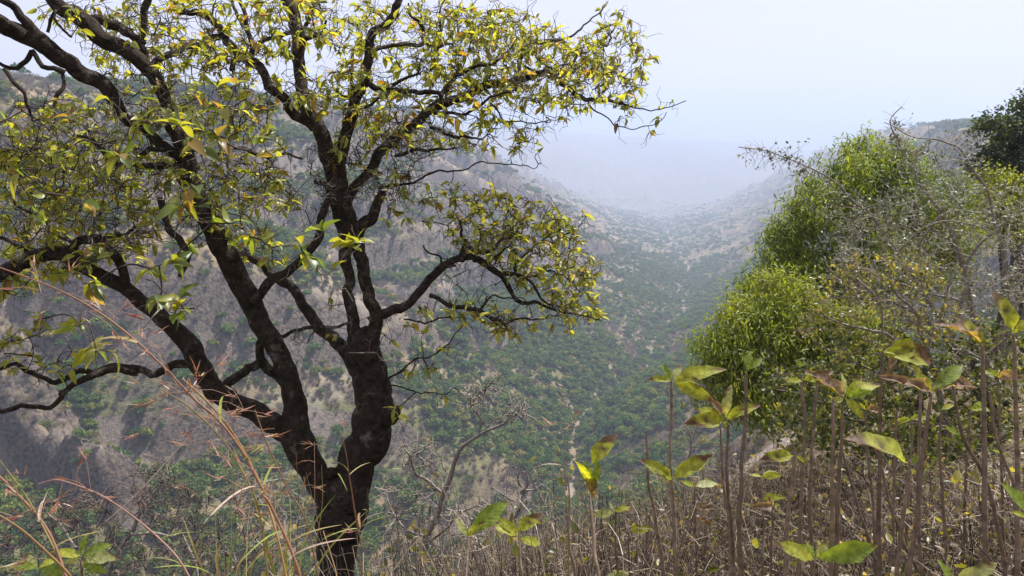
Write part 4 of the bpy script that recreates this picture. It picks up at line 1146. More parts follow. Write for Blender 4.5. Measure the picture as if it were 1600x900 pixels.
shrub("bare_grey_tree", "leafless grey crooked tree to the right of the forked trunk", "tree",
      [([(640, 960, 16), (660, 880, 14), (676, 830, 13), (690, 780, 12), (698, 750, 11), (708, 722, 10), (722, 694, 9), (752, 672, 7), (785, 658, 5), (812, 645, 3)], 8.4, 7.8),
       ([(748, 674, 6), (752, 655, 6), (745, 640, 6), (742, 625, 5), (755, 612, 4), (778, 608, 2.5)], 7.9, 7.8), ([(742, 630, 4), (735, 618, 4), (728, 605, 3)], 7.85, 8.0), ([(690, 770, 8), (670, 752, 8), (652, 738, 7), (640, 715, 6), (628, 698, 4), (622, 690, 3)], 8.2, 8.0), ([(640, 715, 4), (660, 705, 4), (672, 698, 2.5)], 8.1, 8.2), ([(668, 850, 6), (690, 830, 6), (720, 800, 5), (745, 790, 3)], 8.3, 7.9), ([(780, 660, 4), (790, 640, 4), (800, 628, 3), (815, 620, 2)], 7.8, 7.9), ([(672, 840, 7), (640, 830, 6), (610, 800, 5), (600, 770, 3)], 8.3, 8.5), ([(700, 740, 4), (690, 725, 4), (692, 705, 3)], 8.1, 8.2)],
      [([(720, 600), (760, 592), (790, 600), (770, 640), (735, 650)], 40, (7.6, 8.2)), ([(770, 640), (820, 615), (825, 655), (780, 668)], 26, (7.6, 8.0)), ([(612, 690), (650, 690), (680, 690), (670, 740), (630, 730)], 40, (7.9, 8.4)), ([(590, 760), (720, 750), (780, 800), (760, 880), (600, 890)], 130, (7.6, 8.8))],
      None, 0, 0, [], [(0.20, 0.17, 0.145), (0.15, 0.125, 0.105), (0.26, 0.225, 0.195)], r0=.013, wig=.45, seg=.13, jit=.06, seed=470, stem_name="trunk")
shrub("small_dead_tree", "small twisted dead tree behind the leaf tipped stalks", "tree",
      [([(800, 900, 9), (806, 840, 8), (806, 805, 7), (812, 785, 7), (815, 765, 6), (806, 752, 6), (812, 740, 4), (810, 728, 2)], 8.8, 8.6), ([(813, 770, 5), (826, 755, 5), (825, 742, 4), (818, 738, 3)], 8.6, 8.5), ([(806, 785, 4), (790, 775, 4), (770, 760, 2)], 8.7, 8.6), ([(814, 765, 4), (835, 765, 3), (850, 752, 2)], 8.6, 8.7)],
      [([(765, 740), (800, 722), (845, 740), (850, 780), (800, 800), (770, 780)], 40, (8.3, 8.9))], None, 0, 0, [], GREY[:3], r0=.008, wig=.5, seg=.1, seed=490, stem_name="trunk")
shrub("leafless_slope_shrub", "leafless dark shrub at the lower left below the big limb", "shrub",
      [([(160, 930, 10), (180, 870, 9), (205, 830, 9), (225, 800, 7), (245, 775, 5), (262, 745, 4), (262, 725, 2)], 7.0, 7.2), ([(205, 835, 6), (235, 835, 6), (270, 838, 6), (292, 825, 5), (298, 805, 3)], 7.0, 6.8), ([(285, 835, 6), (300, 870, 6), (312, 920, 6)], 6.9, 6.8), ([(120, 850, 6), (125, 810, 6), (145, 790, 5), (158, 780, 3)], 7.4, 7.4), ([(118, 855, 6), (90, 820, 5), (75, 800, 3)], 7.3, 7.4)],
      [([(195, 740), (260, 720), (300, 760), (300, 820), (220, 830)], 170, (6.4, 7.5)), ([(60, 780), (180, 760), (200, 840), (80, 850)], 110, (6.8, 7.6)), ([(100, 850), (330, 840), (400, 900), (100, 900)], 150, (6.4, 7.4)), ([(0, 800), (100, 790), (100, 900), (0, 900)], 70, (6.8, 7.6)), ([(290, 760), (420, 770), (430, 900), (300, 900)], 110, (6.6, 7.6))],
      None, 0, 0, [], [(0.05, 0.037, 0.032), (0.08, 0.063, 0.055), (0.14, 0.115, 0.10)], r0=.009, wig=.5, seg=.1, seed=500)
shrub("bare_twiggy_shrub", "bare twiggy shrub between the trunk and the reddish grass at bottom", "shrub",
      [([(420, 960, 8), (425, 890, 7), (430, 840, 6), (440, 800, 4), (445, 770, 2)], 7.6, 7.8), ([(428, 870, 5), (400, 840, 5), (380, 800, 3)], 7.6, 7.5), ([(430, 860, 4), (460, 830, 4), (470, 795, 2)], 7.6, 7.8)],
      [([(350, 740), (470, 730), (480, 850), (360, 880)], 90, (7.2, 8.2))], None, 0, 0, [], GREY, r0=.006, wig=.5, seg=.12, seed=515)
shrub("thin_dead_sapling", "thin dead sapling beside the leaning yellow green tree edge", "sapling",
      [([(1075, 760, 5), (1078, 720, 4.5), (1080, 690, 4), (1076, 668, 3), (1066, 655, 2), (1058, 645, 1.5)], 6.5, 6.4), ([(1080, 690, 3), (1086, 672, 2), (1088, 660, 1.5)], 6.4, 6.4)],
      [([(1050, 640), (1090, 640), (1095, 700), (1060, 700)], 16, (6.2, 6.6))], None, 0, 0, [], BROWN, r0=.004, wig=.5, seg=.07, seed=525)

# ------------------------------------------------------------------ thicket of dry stems on the near slope
ENV_X = [560, 640, 730, 800, 900, 1000, 1080, 1150, 1200, 1300, 1450, 1600, 1800]
ENV_Y = [915, 890, 862, 842, 808, 775, 738, 705, 702, 700, 715, 722, 722]
def thicket():
    mb = MB(); lm = MB()
    k = 14000
    r = 2.3 + 9.5 * rng.random(k) ** 1.3; a = np.radians(-16 + 62 * rng.random(k))
    x = r * np.sin(a); y = r * np.cos(a)
    e = x - (EDGE_A + EDGE_B * y)
    z = height(x, y)
    ok = e > -4.5
    x, y, z, e = x[ok], y[ok], z[ok], e[ok]; k = len(x)
    h = 0.45 + 0.75 * rng.random(k) + np.clip(-e, 0, 3) * .75
    pn = fbm(x * .9, y * .9, 81, 2)
    h = h * (0.55 + .9 * smooth(.3, .7, pn))
    px, py, d = to_px(np.column_stack([x, y, z]))
    env = np.interp(px, ENV_X, ENV_Y) + 70 * rng.random(k) ** 1.5
    hmax = (py - env) / F * d * 1.03
    h = np.minimum(h, hmax)
    ok = h > 0.12
    x, y, z, h = x[ok], y[ok], z[ok], h[ok]; k = len(x)
    m = 6; t = np.linspace(0, 1, m)
    lean = rng.normal(size=(k, 2)) * 0.22
    Pm = np.zeros((k, m, 3))
    Pm[..., 0] = x[:, None] + lean[:, :1] * h[:, None] * t ** 1.4; Pm[..., 1] = y[:, None] + lean[:, 1:] * h[:, None] * t ** 1.4
    Pm[..., 2] = z[:, None] - .03 + h[:, None] * t
    Pm[:, 1:] += np.cumsum(rng.normal(size=(k, m - 1, 3)) * .012, 1)
    cols = np.array([(0.12, 0.088, 0.064), (0.24, 0.185, 0.13), (0.045, 0.034, 0.027), (0.44, 0.36, 0.28), (0.12, 0.075, 0.06)])[np.searchsorted([.27, .52, .70, .88], rng.random(k))] * (0.7 + .5 * rng.random((k, 1)))
    tubes_fast(mb, Pm, np.linspace(1, .45, m)[None] * (0.0022 + .0028 * rng.random((k, 1)) ** 2), 4, cols)
    n2 = k * 4                                          # side twigs
    i = rng.integers(0, k, n2); j = rng.integers(2, m, n2); s = Pm[i, j]
    eo = s + (rng.normal(size=(n2, 3)) * [.6, .6, .35] + [0, 0, .45]) * (0.05 + .13 * rng.random((n2, 1)))
    eo[:, 2] = np.minimum(eo[:, 2], Pm[i, -1, 2] + .03)
    tubes_fast(mb, np.stack([s, (s + eo) / 2 + rng.normal(size=(n2, 3)) * .01, eo], 1), np.array([.0016, .0013, .0009])[None] * np.ones((n2, 1)), 3, cols[i])
    n3 = 15000
    i = rng.integers(0, n2, n3)
    lc = np.array([(0.17, 0.17, 0.035), (0.24, 0.22, 0.05), (0.22, 0.16, 0.08), (0.27, 0.215, 0.13), (0.10, 0.12, 0.03)])[rng.integers(0, 5, n3)] * (0.6 + .6 * rng.random((n3, 1)))
    vv = rng.integers(0, 3, n3); sz = 0.018 + .04 * rng.random(n3) ** 2; dirs = rand_dirs(n3); ups = rng.normal(size=(n3, 3)) * .6 + [0, 0, 1]
    for v in range(3):
        q = vv == v; place_leaves(lm, OVAL[v], eo[i][q], dirs[q], ups[q], sz[q], lc[q])
    # fallen leaves and straw on the soil
    n4 = 7000
    r = 1.2 + 10 * rng.random(n4); a = np.radians(-20 + 70 * rng.random(n4)); x = r * np.sin(a); y = r * np.cos(a)
    p4 = np.column_stack([x, y, height(x, y) + .012]); lc = np.array([(0.13, 0.09, 0.06), (0.22, 0.165, 0.11), (0.08, 0.055, 0.04)])[rng.integers(0, 3, n4)] * (0.6 + .6 * rng.random((n4, 1)))
    place_leaves(lm, OVAL[1], p4, rand_dirs(n4) * [1, 1, .3], rng.normal(size=(n4, 3)) * .3 + [0, 0, 1], .03 + .05 * rng.random(n4), lc)
    return mb, lm
tb_, lb_ = thicket()
o = tb_.build("dry_undergrowth", M_TWIG); tag(o, "thicket of dry brown stems covering the near slope", "undergrowth", kind="stuff")
o2 = lb_.build("foliage", M_LEAF, o); tag(o2, kind="stuff")

# ------------------------------------------------------------------ tall stalks with wilting leaves
FRESH = (0.17, 0.23, 0.04); YEL = (0.29, 0.31, 0.045); PALE = (0.32, 0.34, 0.15); DRY = (0.12, 0.07, 0.045); TAN = (0.30, 0.215, 0.15)
def stalk_leaf(kind, seed):
    r = np.random.default_rng(seed)
    ts = np.array([0, .05, .14, .27, .4, .53, .66, .78, .88, .95, 1.0])
    ws = np.array([.015, .02, .09, .19, .235, .24, .21, .16, .10, .05, .008])
    fold, droop, wave, curl = {'fresh': (.35, .35, .06, 0), 'yellow': (.25, .55, .10, .1), 'half': (.45, .5, .14, .4), 'dry': (.9, .8, .3, .8), 'pale': (.2, .3, .08, .1)}[kind]
    ws = ws * (0.68 + .3 * r.random()) * (1 + .12 * r.normal(size=len(ts)))
    V, Fc = leaf_template(ts, ws, fold, droop, wave, curl)
    main = {'fresh': FRESH, 'yellow': YEL, 'half': YEL, 'dry': TAN, 'pale': PALE}[kind]
    c = np.tile(np.array(main, float), (len(V), 1)).reshape(-1, 3, 3)
    c[:, 1] = c[:, 1] * 1.25                       # pale midrib
    cut = {'fresh': 1.1, 'yellow': .93, 'half': .78, 'dry': .5, 'pale': .9}[kind]
    for i, t in enumerate(ts):
        for j in range(3):
            if t + .10 * r.normal() + (.12 if j == 1 else 0) > cut + (.1 * (j - 1)): c[i, j] = np.array(DRY if kind != 'dry' else (0.19, 0.12, 0.09)) * (0.8 + .5 * r.random())
    if kind == 'dry': V[:, 2] += .06 * np.sin(V[:, 0] * 26) * np.sign(V[:, 1] + 1e-6) * (np.abs(V[:, 1]) > .01)
    mb = MB(); mb.add(V, Fc, c.reshape(-1, 3))
    return mb.mesh("leaf", M_LEAF_F)
SL = {k: [stalk_leaf(k, 600 + 10 * i + j) for j in range(3)] for i, k in enumerate(('fresh', 'yellow', 'half', 'dry', 'pale'))}
stem_count = [0]
def stalk(label, stems, leaves, d, group="tall stalks with wilting leaves"):
    """stems: traced polylines with pixel widths; leaves: (x0, y0, x1, y1, kind, tilt of the far end in depth)."""
    base = trace('X', stems[0][-1:], d, d)[0, :3]
    gx, gy = base[0], base[1]
    bz = float(height(np.array(gx), np.array(gy)))
    root = thing("wilting_stalk_plant", label, "plant", (gx, gy, bz), group)
    for st in stems:
        stem_count[0] += 1; sd = stem_count[0]
        t = trace('X', [(a_, b_, w_ * .56) for a_, b_, w_ in st[::-1]], d, d + .05 * rng.normal())
        foot = np.array([t[0, 0] + .3 * (t[0, 0] - t[1, 0]), t[0, 1], 0, t[0, 3] * 1.05]); foot[2] = float(height(foot[0], foot[1])) - .04
        if foot[2] > t[0, 2]: foot[2] = t[0, 2] - .1
        nf = max(1, int(np.linalg.norm(foot[:3] - t[0, :3]) / .12))
        low = [foot + (t[0] - foot) * q / nf for q in range(nf)]
        tt = [t[0]]
        for q in range(1, len(t)):
            ns = max(1, int(round(np.linalg.norm(t[q, :3] - t[q - 1, :3]) / .12)))
            tt += [t[q - 1] + (t[q] - t[q - 1]) * w_ / ns for w_ in range(1, ns + 1)]
        c = catmull(np.vstack([low, tt]), .008)
        ln = np.concatenate([[0], np.cumsum(np.linalg.norm(np.diff(c[:, :3], axis=0), axis=1))])
        node = np.exp(-(((ln[-1] - ln + .02) % .062 - .03) / .006) ** 2)            # swollen leaf scars
        c[:, 3] *= np.interp(ln, [0, ln[-1] - .03, ln[-1]], [1.1, .85, .45])
        c[:, 3] *= 1 + .12 * node + .07 * (vnoise(ln * 80, 0 * ln, sd) - .5)
        c[:, :2] += .022 * (fbm(ln * 7, np.full(len(ln), sd * 3.3), 33, 2) - .5)[:, None]
        tone = np.array([0.16, 0.115, 0.08]) * (0.85 + .35 * rng.random())
        mb = MB(); tube(mb, c[:, :3], c[:, 3], 9, tone[None] * (1 - .2 * node[:, None]), .10, seed=sd)
        mb.build("stem", M_STALK, root)
    for i, lf in enumerate(leaves):
        x0, y0, x1, y1, kind = lf[:5]; dz = lf[5] if len(lf) > 5 else .25 * rng.normal()
        a = P(x0, y0, d); L2 = math.hypot(x1 - x0, y1 - y0) / F * d
        b = P(x1, y1, d + dz * L2)
        v = b - a; L = np.linalg.norm(v)
        up = np.array([.35 * rng.normal(), -.75 + .3 * rng.normal(), .75])
        drp = {'fresh': .35, 'yellow': .55, 'half': .5, 'dry': .8, 'pale': .3}[kind]
        fr = frames(v[None], up[None])[0]
        # the blade droops towards its tip, so aim the base higher
        aim = v + fr[:, 2] * drp * L * .75
        fr = frames(aim[None], up[None])[0]
        leaf_object(SL[kind][i % 3], root, a, fr, L / math.sqrt(1 + drp ** 2) * 1.18)
    return root
M_STALK = twig_material("hairy_brown_stalk")
stalk("stalk with a star of yellow leaves on top and two lower leaves, before the valley", [[(1050, 592, 11), (1049, 640, 10), (1050, 720, 11), (1053, 800, 13), (1058, 900, 14)]],
      [(1053, 598, 1122, 576, 'yellow', -.2), (1052, 598, 1085, 592, 'half', -.6), (1050, 595, 1015, 592, 'half', .2), (1050, 594, 1036, 572, 'fresh', .3), (1054, 600, 1108, 622, 'half', -.3), (1052, 596, 1062, 572, 'pale', .4), (1054, 602, 1090, 600, 'yellow', .4),
       (1050, 748, 1008, 722, 'half', -.2), (1051, 748, 1105, 714, 'half', .1), (1050, 750, 1030, 736, 'yellow', -.5)], 2.05)
stalk("pair of stalks sharing a crown of yellow and dried leaves left of the sandy bank", [[(1134, 660, 9), (1137, 740, 10), (1142, 820, 12), (1143, 900, 13)], [(1127, 668, 8), (1130, 730, 9), (1138, 830, 9), (1140, 900, 10)]],
      [(1131, 655, 1080, 660, 'half', -.2), (1132, 653, 1092, 640, 'yellow', .2), (1133, 652, 1118, 628, 'fresh', .3), (1134, 652, 1140, 608, 'pale', .2), (1136, 654, 1180, 634, 'half', -.1), (1135, 656, 1160, 640, 'yellow', -.5), (1130, 650, 1108, 622, 'dry', .1), (1133, 658, 1135, 668, 'yellow', -.8)], 2.1)
stalk("straight stalk with only two small leaves on its tip before the yellow green tree", [[(1167, 580, 11), (1166, 640, 11), (1161, 720, 12), (1158, 800, 14), (1156, 900, 16)]], [(1168, 578, 1188, 562, 'fresh', .2), (1167, 578, 1172, 552, 'fresh', .3)], 2.0)
stalk("bare topped stalk standing left of the star leaved stalk", [[(1011, 672, 8), (1013, 710, 9), (1018, 760, 10), (1028, 830, 12), (1038, 910, 13)]], [], 2.15)
stalk("stalk bearing one big upright leaf and a shrivelled one below", [[(921, 772, 9), (924, 810, 10), (930, 850, 12), (936, 910, 13)]], [(924, 726, 958, 684, 'half', .1), (922, 760, 914, 726, 'fresh', .2), (922, 765, 932, 724, 'fresh', -.3), (920, 770, 936, 708, 'yellow', .1), (918, 740, 930, 776, 'dry', -.1)], 2.0)
stalk("thin leafless stalk left of the shrivelled leaf stalk", [[(885, 740, 5), (889, 780, 6), (892, 830, 7), (898, 910, 8)]], [], 2.3)
stalk("short stalk with a large green leaf right of the dark trunk", [[(730, 838, 7), (729, 870, 8), (728, 920, 9)]], [(731, 836, 785, 790, 'fresh', .1), (730, 838, 714, 812, 'pale', .2), (731, 838, 752, 818, 'yellow', -.4)], 2.0)
stalk("short stalk with three drooping yellow leaves in the bottom middle", [[(810, 832, 7), (814, 860, 8), (822, 920, 9)]], [(808, 830, 842, 806, 'half', .1), (808, 831, 780, 812, 'yellow', .1), (807, 838, 768, 822, 'half', -.1), (809, 840, 802, 816, 'pale', .4)], 2.1)
stalk("thick headless stalk leaning right below the sandy bank", [[(1243, 700, 12), (1238, 760, 13), (1230, 830, 15), (1226, 910, 17)]], [(1240, 712, 1195, 716, 'half', .1), (1244, 712, 1258, 722, 'yellow', -.2)], 2.0)
stalk("slim stalk at the left edge of the dark shrub with a curled leaf", [[(1254, 592, 9), (1256, 660, 10), (1253, 740, 11), (1250, 900, 13)]], [(1254, 594, 1285, 584, 'half', .2), (1254, 596, 1228, 594, 'yellow', .2)], 2.25)
stalk("slim stalk next to the curled leaf stalk with a dry brown top", [[(1275, 594, 9), (1271, 660, 9), (1266, 740, 10), (1268, 900, 12)]], [(1275, 596, 1300, 580, 'dry', .2), (1274, 596, 1262, 580, 'half', .1)], 2.3)
stalk("twin stalks with a large star of hanging leaves in front of the dark shrub", [[(1318, 632, 9), (1317, 690, 10), (1310, 760, 12), (1306, 900, 14)], [(1303, 622, 10), (1304, 690, 11), (1302, 780, 12), (1300, 900, 13)]],
      [(1318, 620, 1282, 596, 'yellow', .1), (1320, 618, 1316, 586, 'pale', .3), (1322, 618, 1370, 600, 'yellow', .2), (1320, 622, 1348, 652, 'yellow', -.3), (1318, 622, 1296, 628, 'pale', -.5), (1322, 618, 1345, 590, 'half', .3), (1316, 620, 1268, 582, 'dry', .2), (1322, 620, 1356, 612, 'fresh', -.3)], 1.95)
stalk("tall stalk with folded pinkish dry leaf at its top near the yellow bush", [[(1378, 548, 10), (1376, 620, 10), (1374, 720, 12), (1373, 900, 14)]], [(1379, 550, 1412, 552, 'yellow', .2), (1382, 556, 1430, 548, 'half', .2), (1400, 556, 1386, 590, 'dry', -.2), (1378, 552, 1450, 560, 'half', .3)], 2.1)
stalk("leaning stalk carrying broad green leaf and brown torn leaf", [[(1456, 614, 10), (1450, 650, 11), (1442, 720, 12), (1434, 800, 13), (1420, 900, 15)]], [(1456, 612, 1498, 574, 'fresh', .1), (1455, 612, 1432, 582, 'yellow', .2), (1454, 612, 1384, 588, 'dry', .1), (1458, 612, 1520, 600, 'dry', .2), (1456, 610, 1470, 600, 'pale', -.4)], 2.0)
stalk("plain stalk right behind the broad leaf stalk", [[(1439, 584, 9), (1438, 660, 10), (1436, 740, 11), (1438, 900, 13)]], [(1439, 584, 1420, 572, 'half', .2)], 2.3)
stalk("stalk slanting down to the right below the torn leaf", [[(1488, 596, 10), (1496, 640, 10), (1508, 690, 11), (1530, 730, 11), (1550, 780, 11), (1570, 900, 12)]], [(1488, 596, 1520, 606, 'dry', .1), (1500, 680, 1482, 668, 'fresh', 0)], 2.15)
stalk("thick upright stalk nearly reaching the thorn twigs", [[(1534, 540, 12), (1536, 620, 13), (1538, 720, 14), (1540, 900, 16)]], [(1534, 542, 1500, 500, 'half', .2), (1534, 540, 1470, 505, 'dry', .3)], 1.9)
stalk("stalk at the right edge with a twisted leaf on its tip", [[(1584, 520, 11), (1586, 620, 12), (1588, 740, 14), (1590, 900, 16)]], [(1582, 520, 1556, 462, 'half', .2), (1584, 520, 1600, 500, 'yellow', .2)], 1.9)
stalk("stalk topped by one long arched leaf with brown edge", [[(1420, 722, 9), (1417, 770, 11), (1408, 830, 12), (1400, 910, 13)]], [(1419, 726, 1340, 686, 'half', -.15), (1421, 724, 1434, 714, 'fresh', .2)], 1.85)
stalk("pale stalk slanting behind the arched leaf", [[(1362, 690, 7), (1378, 740, 8), (1392, 790, 8), (1412, 850, 9), (1440, 910, 9)]], [], 2.6)
stalk("pale slanting stalk between twin stalks and arched leaf stalk", [[(1316, 700, 7), (1330, 760, 8), (1348, 820, 8), (1376, 900, 9)]], [], 2.5)
stalk("pale bent stalk leaning right behind the thick upright stalk", [[(1546, 612, 9), (1552, 670, 9), (1568, 720, 10), (1590, 770, 10), (1620, 860, 10)]], [], 2.4)
stalk("thin stalk between slanting stalk and thick upright stalk", [[(1470, 640, 7), (1468, 700, 8), (1472, 780, 9), (1478, 900, 10)]], [(1470, 640, 1490, 632, 'yellow', .1)], 2.5)
stalk("leafless stalk rising beside the slanting pale stalks", [[(1402, 640, 7), (1398, 720, 8), (1396, 800, 9), (1396, 900, 10)]], [], 2.5)
stalk("low plant with two long green leaves at the bottom right", [[(1274, 872, 8), (1272, 900, 9), (1270, 930, 9)]], [(1274, 872, 1358, 856, 'fresh', -.2), (1272, 874, 1222, 852, 'yellow', -.1), (1274, 872, 1290, 846, 'pale', .2), (1273, 872, 1262, 850, 'fresh', .3)], 1.7)
stalk("low plant with one broad pale leaf at the bottom right edge", [[(1490, 918, 8), (1488, 940, 9)]], [(1488, 916, 1548, 884, 'pale', -.2), (1486, 914, 1470, 880, 'fresh', .1)], 1.6)
stalk("plant with a leaf poking in at the right edge", [[(1612, 830, 9), (1612, 920, 9)]], [(1612, 812, 1574, 762, 'fresh', .1), (1612, 815, 1582, 800, 'half', .1)], 1.7)
stalk("leafy green plant in the bottom left corner beside red grass", [[(128, 872, 7), (126, 900, 8), (124, 940, 8)], [(60, 890, 6), (64, 940, 7)]],
      [(130, 868, 168, 852, 'fresh', .1), (130, 870, 176, 872, 'pale', -.2), (128, 870, 84, 862, 'yellow', -.1), (128, 868, 134, 838, 'fresh', .2), (126, 872, 100, 880, 'pale', -.3), (130, 874, 160, 892, 'fresh', -.4), (60, 888, 20, 882, 'fresh', 0), (60, 888, 90, 874, 'yellow', .1), (60, 890, 40, 868, 'pale', .3), (62, 890, 100, 894, 'fresh', -.3)], 1.9)

# ------------------------------------------------------------------ reddish grass in the left foreground
SPIKE = leaf_template([0, .2, .6, 1], [.01, .055, .04, .004], .5, .1)
BLADE = leaf_template([0, .15, .35, .55, .75, .9, 1], [.012, .018, .019, .016, .012, .007, .001], .35, .45)
def grass_plant(label, culms, nodes, blades, d, cols=((0.32, 0.17, 0.10), (0.38, 0.25, 0.11), (0.27, 0.22, 0.08))):
    b = trace('X', culms[0][-1:], d, d)[0, :3]
    root = thing("red_grass", label, "grass", b, "reddish grass stems")
    allp = []
    for i, c0 in enumerate(culms):
        c = catmull(trace('X', [(a_, b_, w_ * .56) for a_, b_, w_ in c0], d + .06 * rng.normal(), d + .05 * rng.normal()), .01)
        mb = MB(); col = np.array(cols[i % len(cols)]); nn = len(c)
        tone = col[None] * (0.75 + .5 * vnoise(np.arange(nn) * .08, np.zeros(nn) + i, 3))[:, None]
        tube(mb, c[:, :3], np.maximum(c[:, 3], .0006), 6, tone, .05, seed=i); mb.build("culm", M_GRASS, root); allp.append(c)
    sp = MB()
    for (x, y, k, spread) in nodes:
        c = P(x, y, d + .05 * rng.normal())
        a0 = np.array([math.cos(rng.random() * 6), .3 * rng.normal(), -.2])
        for _ in range(max(1, int(k * .6))):
            L = spread / F * d * (0.5 + .7 * rng.random()); st = c + rng.normal(size=3) * .006
            v = rand_dirs(1)[0] * .55 + np.array([.8 * rng.normal(), 0, -.05]); v /= np.linalg.norm(v)
            tip = st + v * L
            tube(sp, np.array([st, (st + tip) / 2 + [0, 0, .1 * L], tip]), [.0008, .0006, .0005], 3, np.array([.34, .2, .14]), 0, cap=False)
            n = rng.integers(2, 5)
            place_leaves(sp, SPIKE, st + (tip - st) * (0.6 + .4 * rng.random((n, 1))), np.tile(v, (n, 1)) + rng.normal(size=(n, 3)) * .4, rng.normal(size=(n, 3)), .018 + .022 * rng.random(n),
                         np.array([(0.34, 0.17, 0.12), (0.50, 0.38, 0.30), (0.30, 0.12, 0.09), (0.42, 0.24, 0.15)])[rng.integers(0, 4, n)])
    if nodes: tag(sp.build("spikelets", M_GRASS, root), kind="stuff")
    for (x0, y0, x1, y1, col) in blades:
        a = P(x0, y0, d); bb = P(x1, y1, d + .1 * rng.normal()); v = bb - a; L = np.linalg.norm(v)
        mb = MB(); up = np.array([0, -.4, 1.0]); fr = frames(v[None], up[None])[0]; aim = v + fr[:, 2] * L * .35
        place_leaves(mb, BLADE, [a], [aim], [up], [L * 1.05], [col]); mb.build("blade", M_GRASS, root)
    return root
GB = (0.22, 0.25, 0.05); GT = (0.38, 0.31, 0.13); GP = (0.48, 0.36, 0.28)
grass_plant("long arching reddish grass stem sweeping from the left edge to the trunk foot",
            [[(-40, 405, 4), (0, 418, 4), (95, 455, 5), (160, 492, 6), (215, 535, 6), (262, 580, 6), (305, 625, 7), (340, 655, 7), (375, 700, 8), (405, 755, 8), (430, 805, 9), (455, 860, 9), (475, 920, 10)],
             [(285, 592, 5), (318, 622, 6), (352, 660, 6), (385, 712, 7), (412, 770, 7), (436, 850, 7), (450, 920, 8)],
             [(255, 610, 3), (300, 640, 4), (350, 690, 4), (380, 740, 5), (405, 800, 5), (420, 920, 6)],
             [(398, 640, 3), (420, 700, 4), (448, 760, 4), (480, 820, 4), (500, 920, 5)]],
            [(60, 455, 5, 60), (90, 460, 6, 50), (140, 482, 6, 70), (175, 500, 4, 60), (225, 530, 6, 60), (250, 540, 5, 60), (290, 605, 9, 80), (310, 640, 10, 90), (330, 655, 10, 80), (300, 620, 9, 90), (360, 690, 7, 70), (385, 640, 6, 60), (395, 735, 6, 70), (410, 760, 6, 60), (340, 700, 6, 70), (430, 800, 5, 60), (380, 760, 5, 60), (460, 860, 4, 60)],
            [(345, 660, 348, 615, GB), (215, 535, 130, 540, GT), (380, 720, 420, 690, GB), (420, 790, 370, 790, GB), (440, 830, 380, 870, GB), (410, 770, 430, 720, GB), (450, 850, 520, 820, GT), (430, 830, 395, 800, GT), (400, 760, 330, 800, GP), (455, 870, 540, 840, GP)], 1.55)
grass_plant("red grass stems crossing the bottom left corner",
            [[(-10, 735, 6), (30, 775, 7), (62, 810, 8), (85, 850, 8), (110, 920, 9)], [(-10, 800, 5), (30, 825, 6), (70, 860, 7), (110, 900, 8), (130, 930, 8)], [(0, 720, 3), (30, 760, 4), (55, 800, 5), (90, 870, 5), (105, 920, 6)]],
            [(70, 790, 6, 50), (5, 745, 4, 40), (50, 800, 5, 50), (90, 750, 3, 40), (20, 840, 4, 50), (70, 870, 4, 40)],
            [(62, 815, 72, 770, GP), (60, 815, 68, 778, GP), (85, 855, 150, 830, GT)], 1.5)
grass_plant("pinkish grass stem curving over the leafy plant at lower left",
            [[(60, 756, 3), (90, 750, 4), (130, 762, 5), (165, 778, 5), (205, 805, 5), (245, 838, 6), (280, 875, 6), (305, 920, 7)], [(165, 815, 2.5), (200, 785, 3), (235, 750, 4), (275, 705, 3), (310, 665, 2)]],
            [(140, 765, 6, 60), (120, 765, 4, 50), (190, 800, 3, 50)], [(280, 880, 240, 870, GB), (250, 842, 300, 830, GB)], 1.6, ((0.42, 0.25, 0.20), (0.46, 0.36, 0.29)))
grass_plant("slender green and red grass stem in front of the dark trunk",
            [[(530, 670, 2), (540, 705, 2.5), (546, 745, 3), (553, 790, 4), (558, 820, 4), (565, 860, 3), (566, 930, 4)], [(505, 830, 3), (515, 860, 3), (525, 895, 3.5), (530, 930, 4)]],
            [(520, 668, 3, 30), (560, 830, 3, 25)], [(546, 742, 575, 722, GT), (546, 742, 526, 720, GT), (560, 826, 510, 838, GB), (562, 826, 605, 805, GB), (562, 826, 590, 800, GP), (563, 825, 561, 798, GP), (528, 740, 540, 760, GB)], 1.9)
grass_plant("fine straw coloured grass tuft beside the foot of the dark trunk",
            [[(420 + 14 * i + 6 * math.sin(i * 3.1), 690 + 18 * ((i * 7) % 5), 1.5), (430 + 12 * i, 800, 2), (440 + 6 * i, 930, 2.5)] for i in range(7)],
            [(425 + 14 * i, 700 + 20 * ((i * 5) % 6), 3, 40) for i in range(7)],
            [(430 + 10 * i, 900, 400 + 26 * i, 790 + 10 * (i % 4), (GB, GT)[i % 2]) for i in range(0, 8, 2)], 2.0, (GT, (0.30, 0.2, 0.12)))
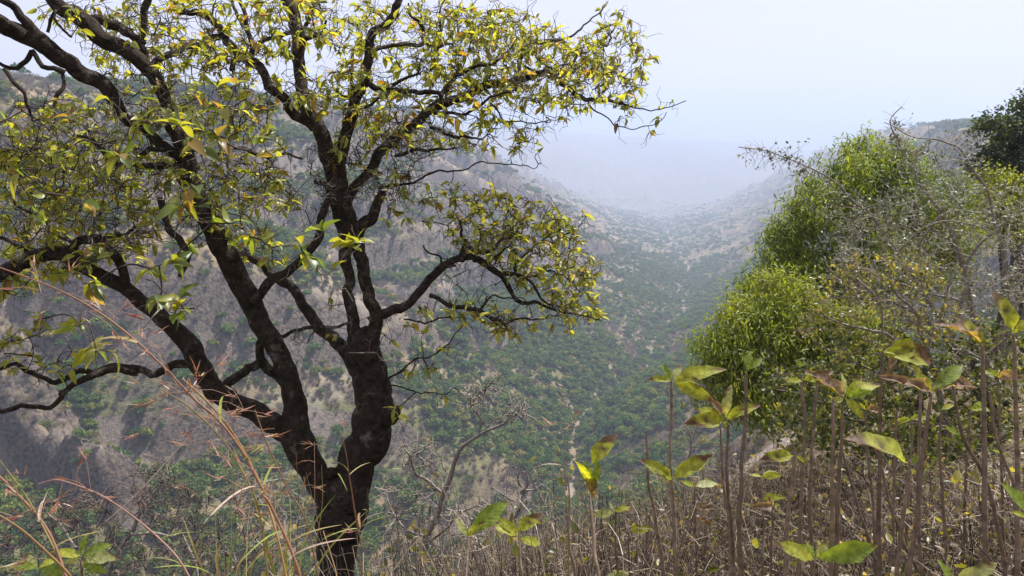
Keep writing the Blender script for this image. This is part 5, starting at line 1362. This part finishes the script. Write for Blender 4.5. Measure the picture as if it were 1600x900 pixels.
grass_plant("thin dry grass stems standing left of the long arching stem",
            [[(300 + 16 * i + 5 * math.sin(i * 2.3), 700 + 22 * ((i * 3) % 4), 1.2), (310 + 13 * i, 810, 1.6), (318 + 11 * i, 930, 2)] for i in range(7)],
            [(300 + 16 * i, 705 + 22 * ((i * 3) % 4), 3, 35) for i in range(7)], [(320 + 12 * i, 900, 290 + 28 * i, 820 + 12 * (i % 3), (GT, GB)[i % 2]) for i in range(7)], 2.2, (GT, (0.34, 0.22, 0.14)))
grass_plant("yellowish thin grass stem with a drooping head before the stream bed",
            [[(868, 700, 2), (873, 725, 2.5), (878, 750, 2.5), (886, 800, 3), (890, 930, 4)], [(884, 668, 1.2), (881, 700, 1.5), (884, 760, 2)]], [(892, 662, 4, 30), (893, 672, 4, 30)], [(876, 727, 833, 730, GP)], 2.0, ((0.36, 0.27, 0.08), (0.3, 0.2, 0.12)))

# more of the stalks, thinner and further back among the dry stems
LEAFK = ['fresh', 'yellow', 'yellow', 'half', 'pale', 'dry']
EXTRA = [(845, 850, 2.9, "thin far stalk above the bottom middle leaves"), (960, 800, 2.9, "thin stalk right of the shrivelled leaf stalk"), (985, 830, 3.1, "low thin stalk left of the bare topped stalk"), (1085, 760, 3.2, "thin stalk between the star leaved stalk and the pair of stalks"),
         (1190, 745, 3.0, "slender stalk right of the straight two leaved stalk"), (1208, 790, 2.7, "short stalk left of the thick headless stalk"), 
         (1352, 640, 2.9, "tall thin stalk left of the pinkish leaf stalk"), (1425, 655, 3.0, "thin stalk behind the arched leaf stalk"), 
         (1515, 640, 2.9, "tall thin stalk close to the thick upright stalk"), (1560, 590, 2.7, "thin stalk between the thick upright stalk and the right edge")]
for n, (x, y, d, lab) in enumerate(EXTRA):
    sw = 14 * rng.normal()
    lv = []
    for q in range(int(rng.integers(2, 6))):
        a = rng.random() * 6.28; L = 22 + 18 * rng.random()
        yy = y + (0 if q < 3 else 30 + 50 * rng.random()); xx = x + sw * (yy - y) / 250
        lv.append((xx, yy, xx + L * math.cos(a), yy - abs(L * .6 * math.sin(a)) + 6, LEAFK[int(rng.integers(0, 6))], .4 * rng.normal()))
    stalk(lab, [[(x, y, 6), (x + sw * .3, y + 80, 7), (x + sw * .7, y + 170, 8), (x + sw, 930, 9)]], lv, d)
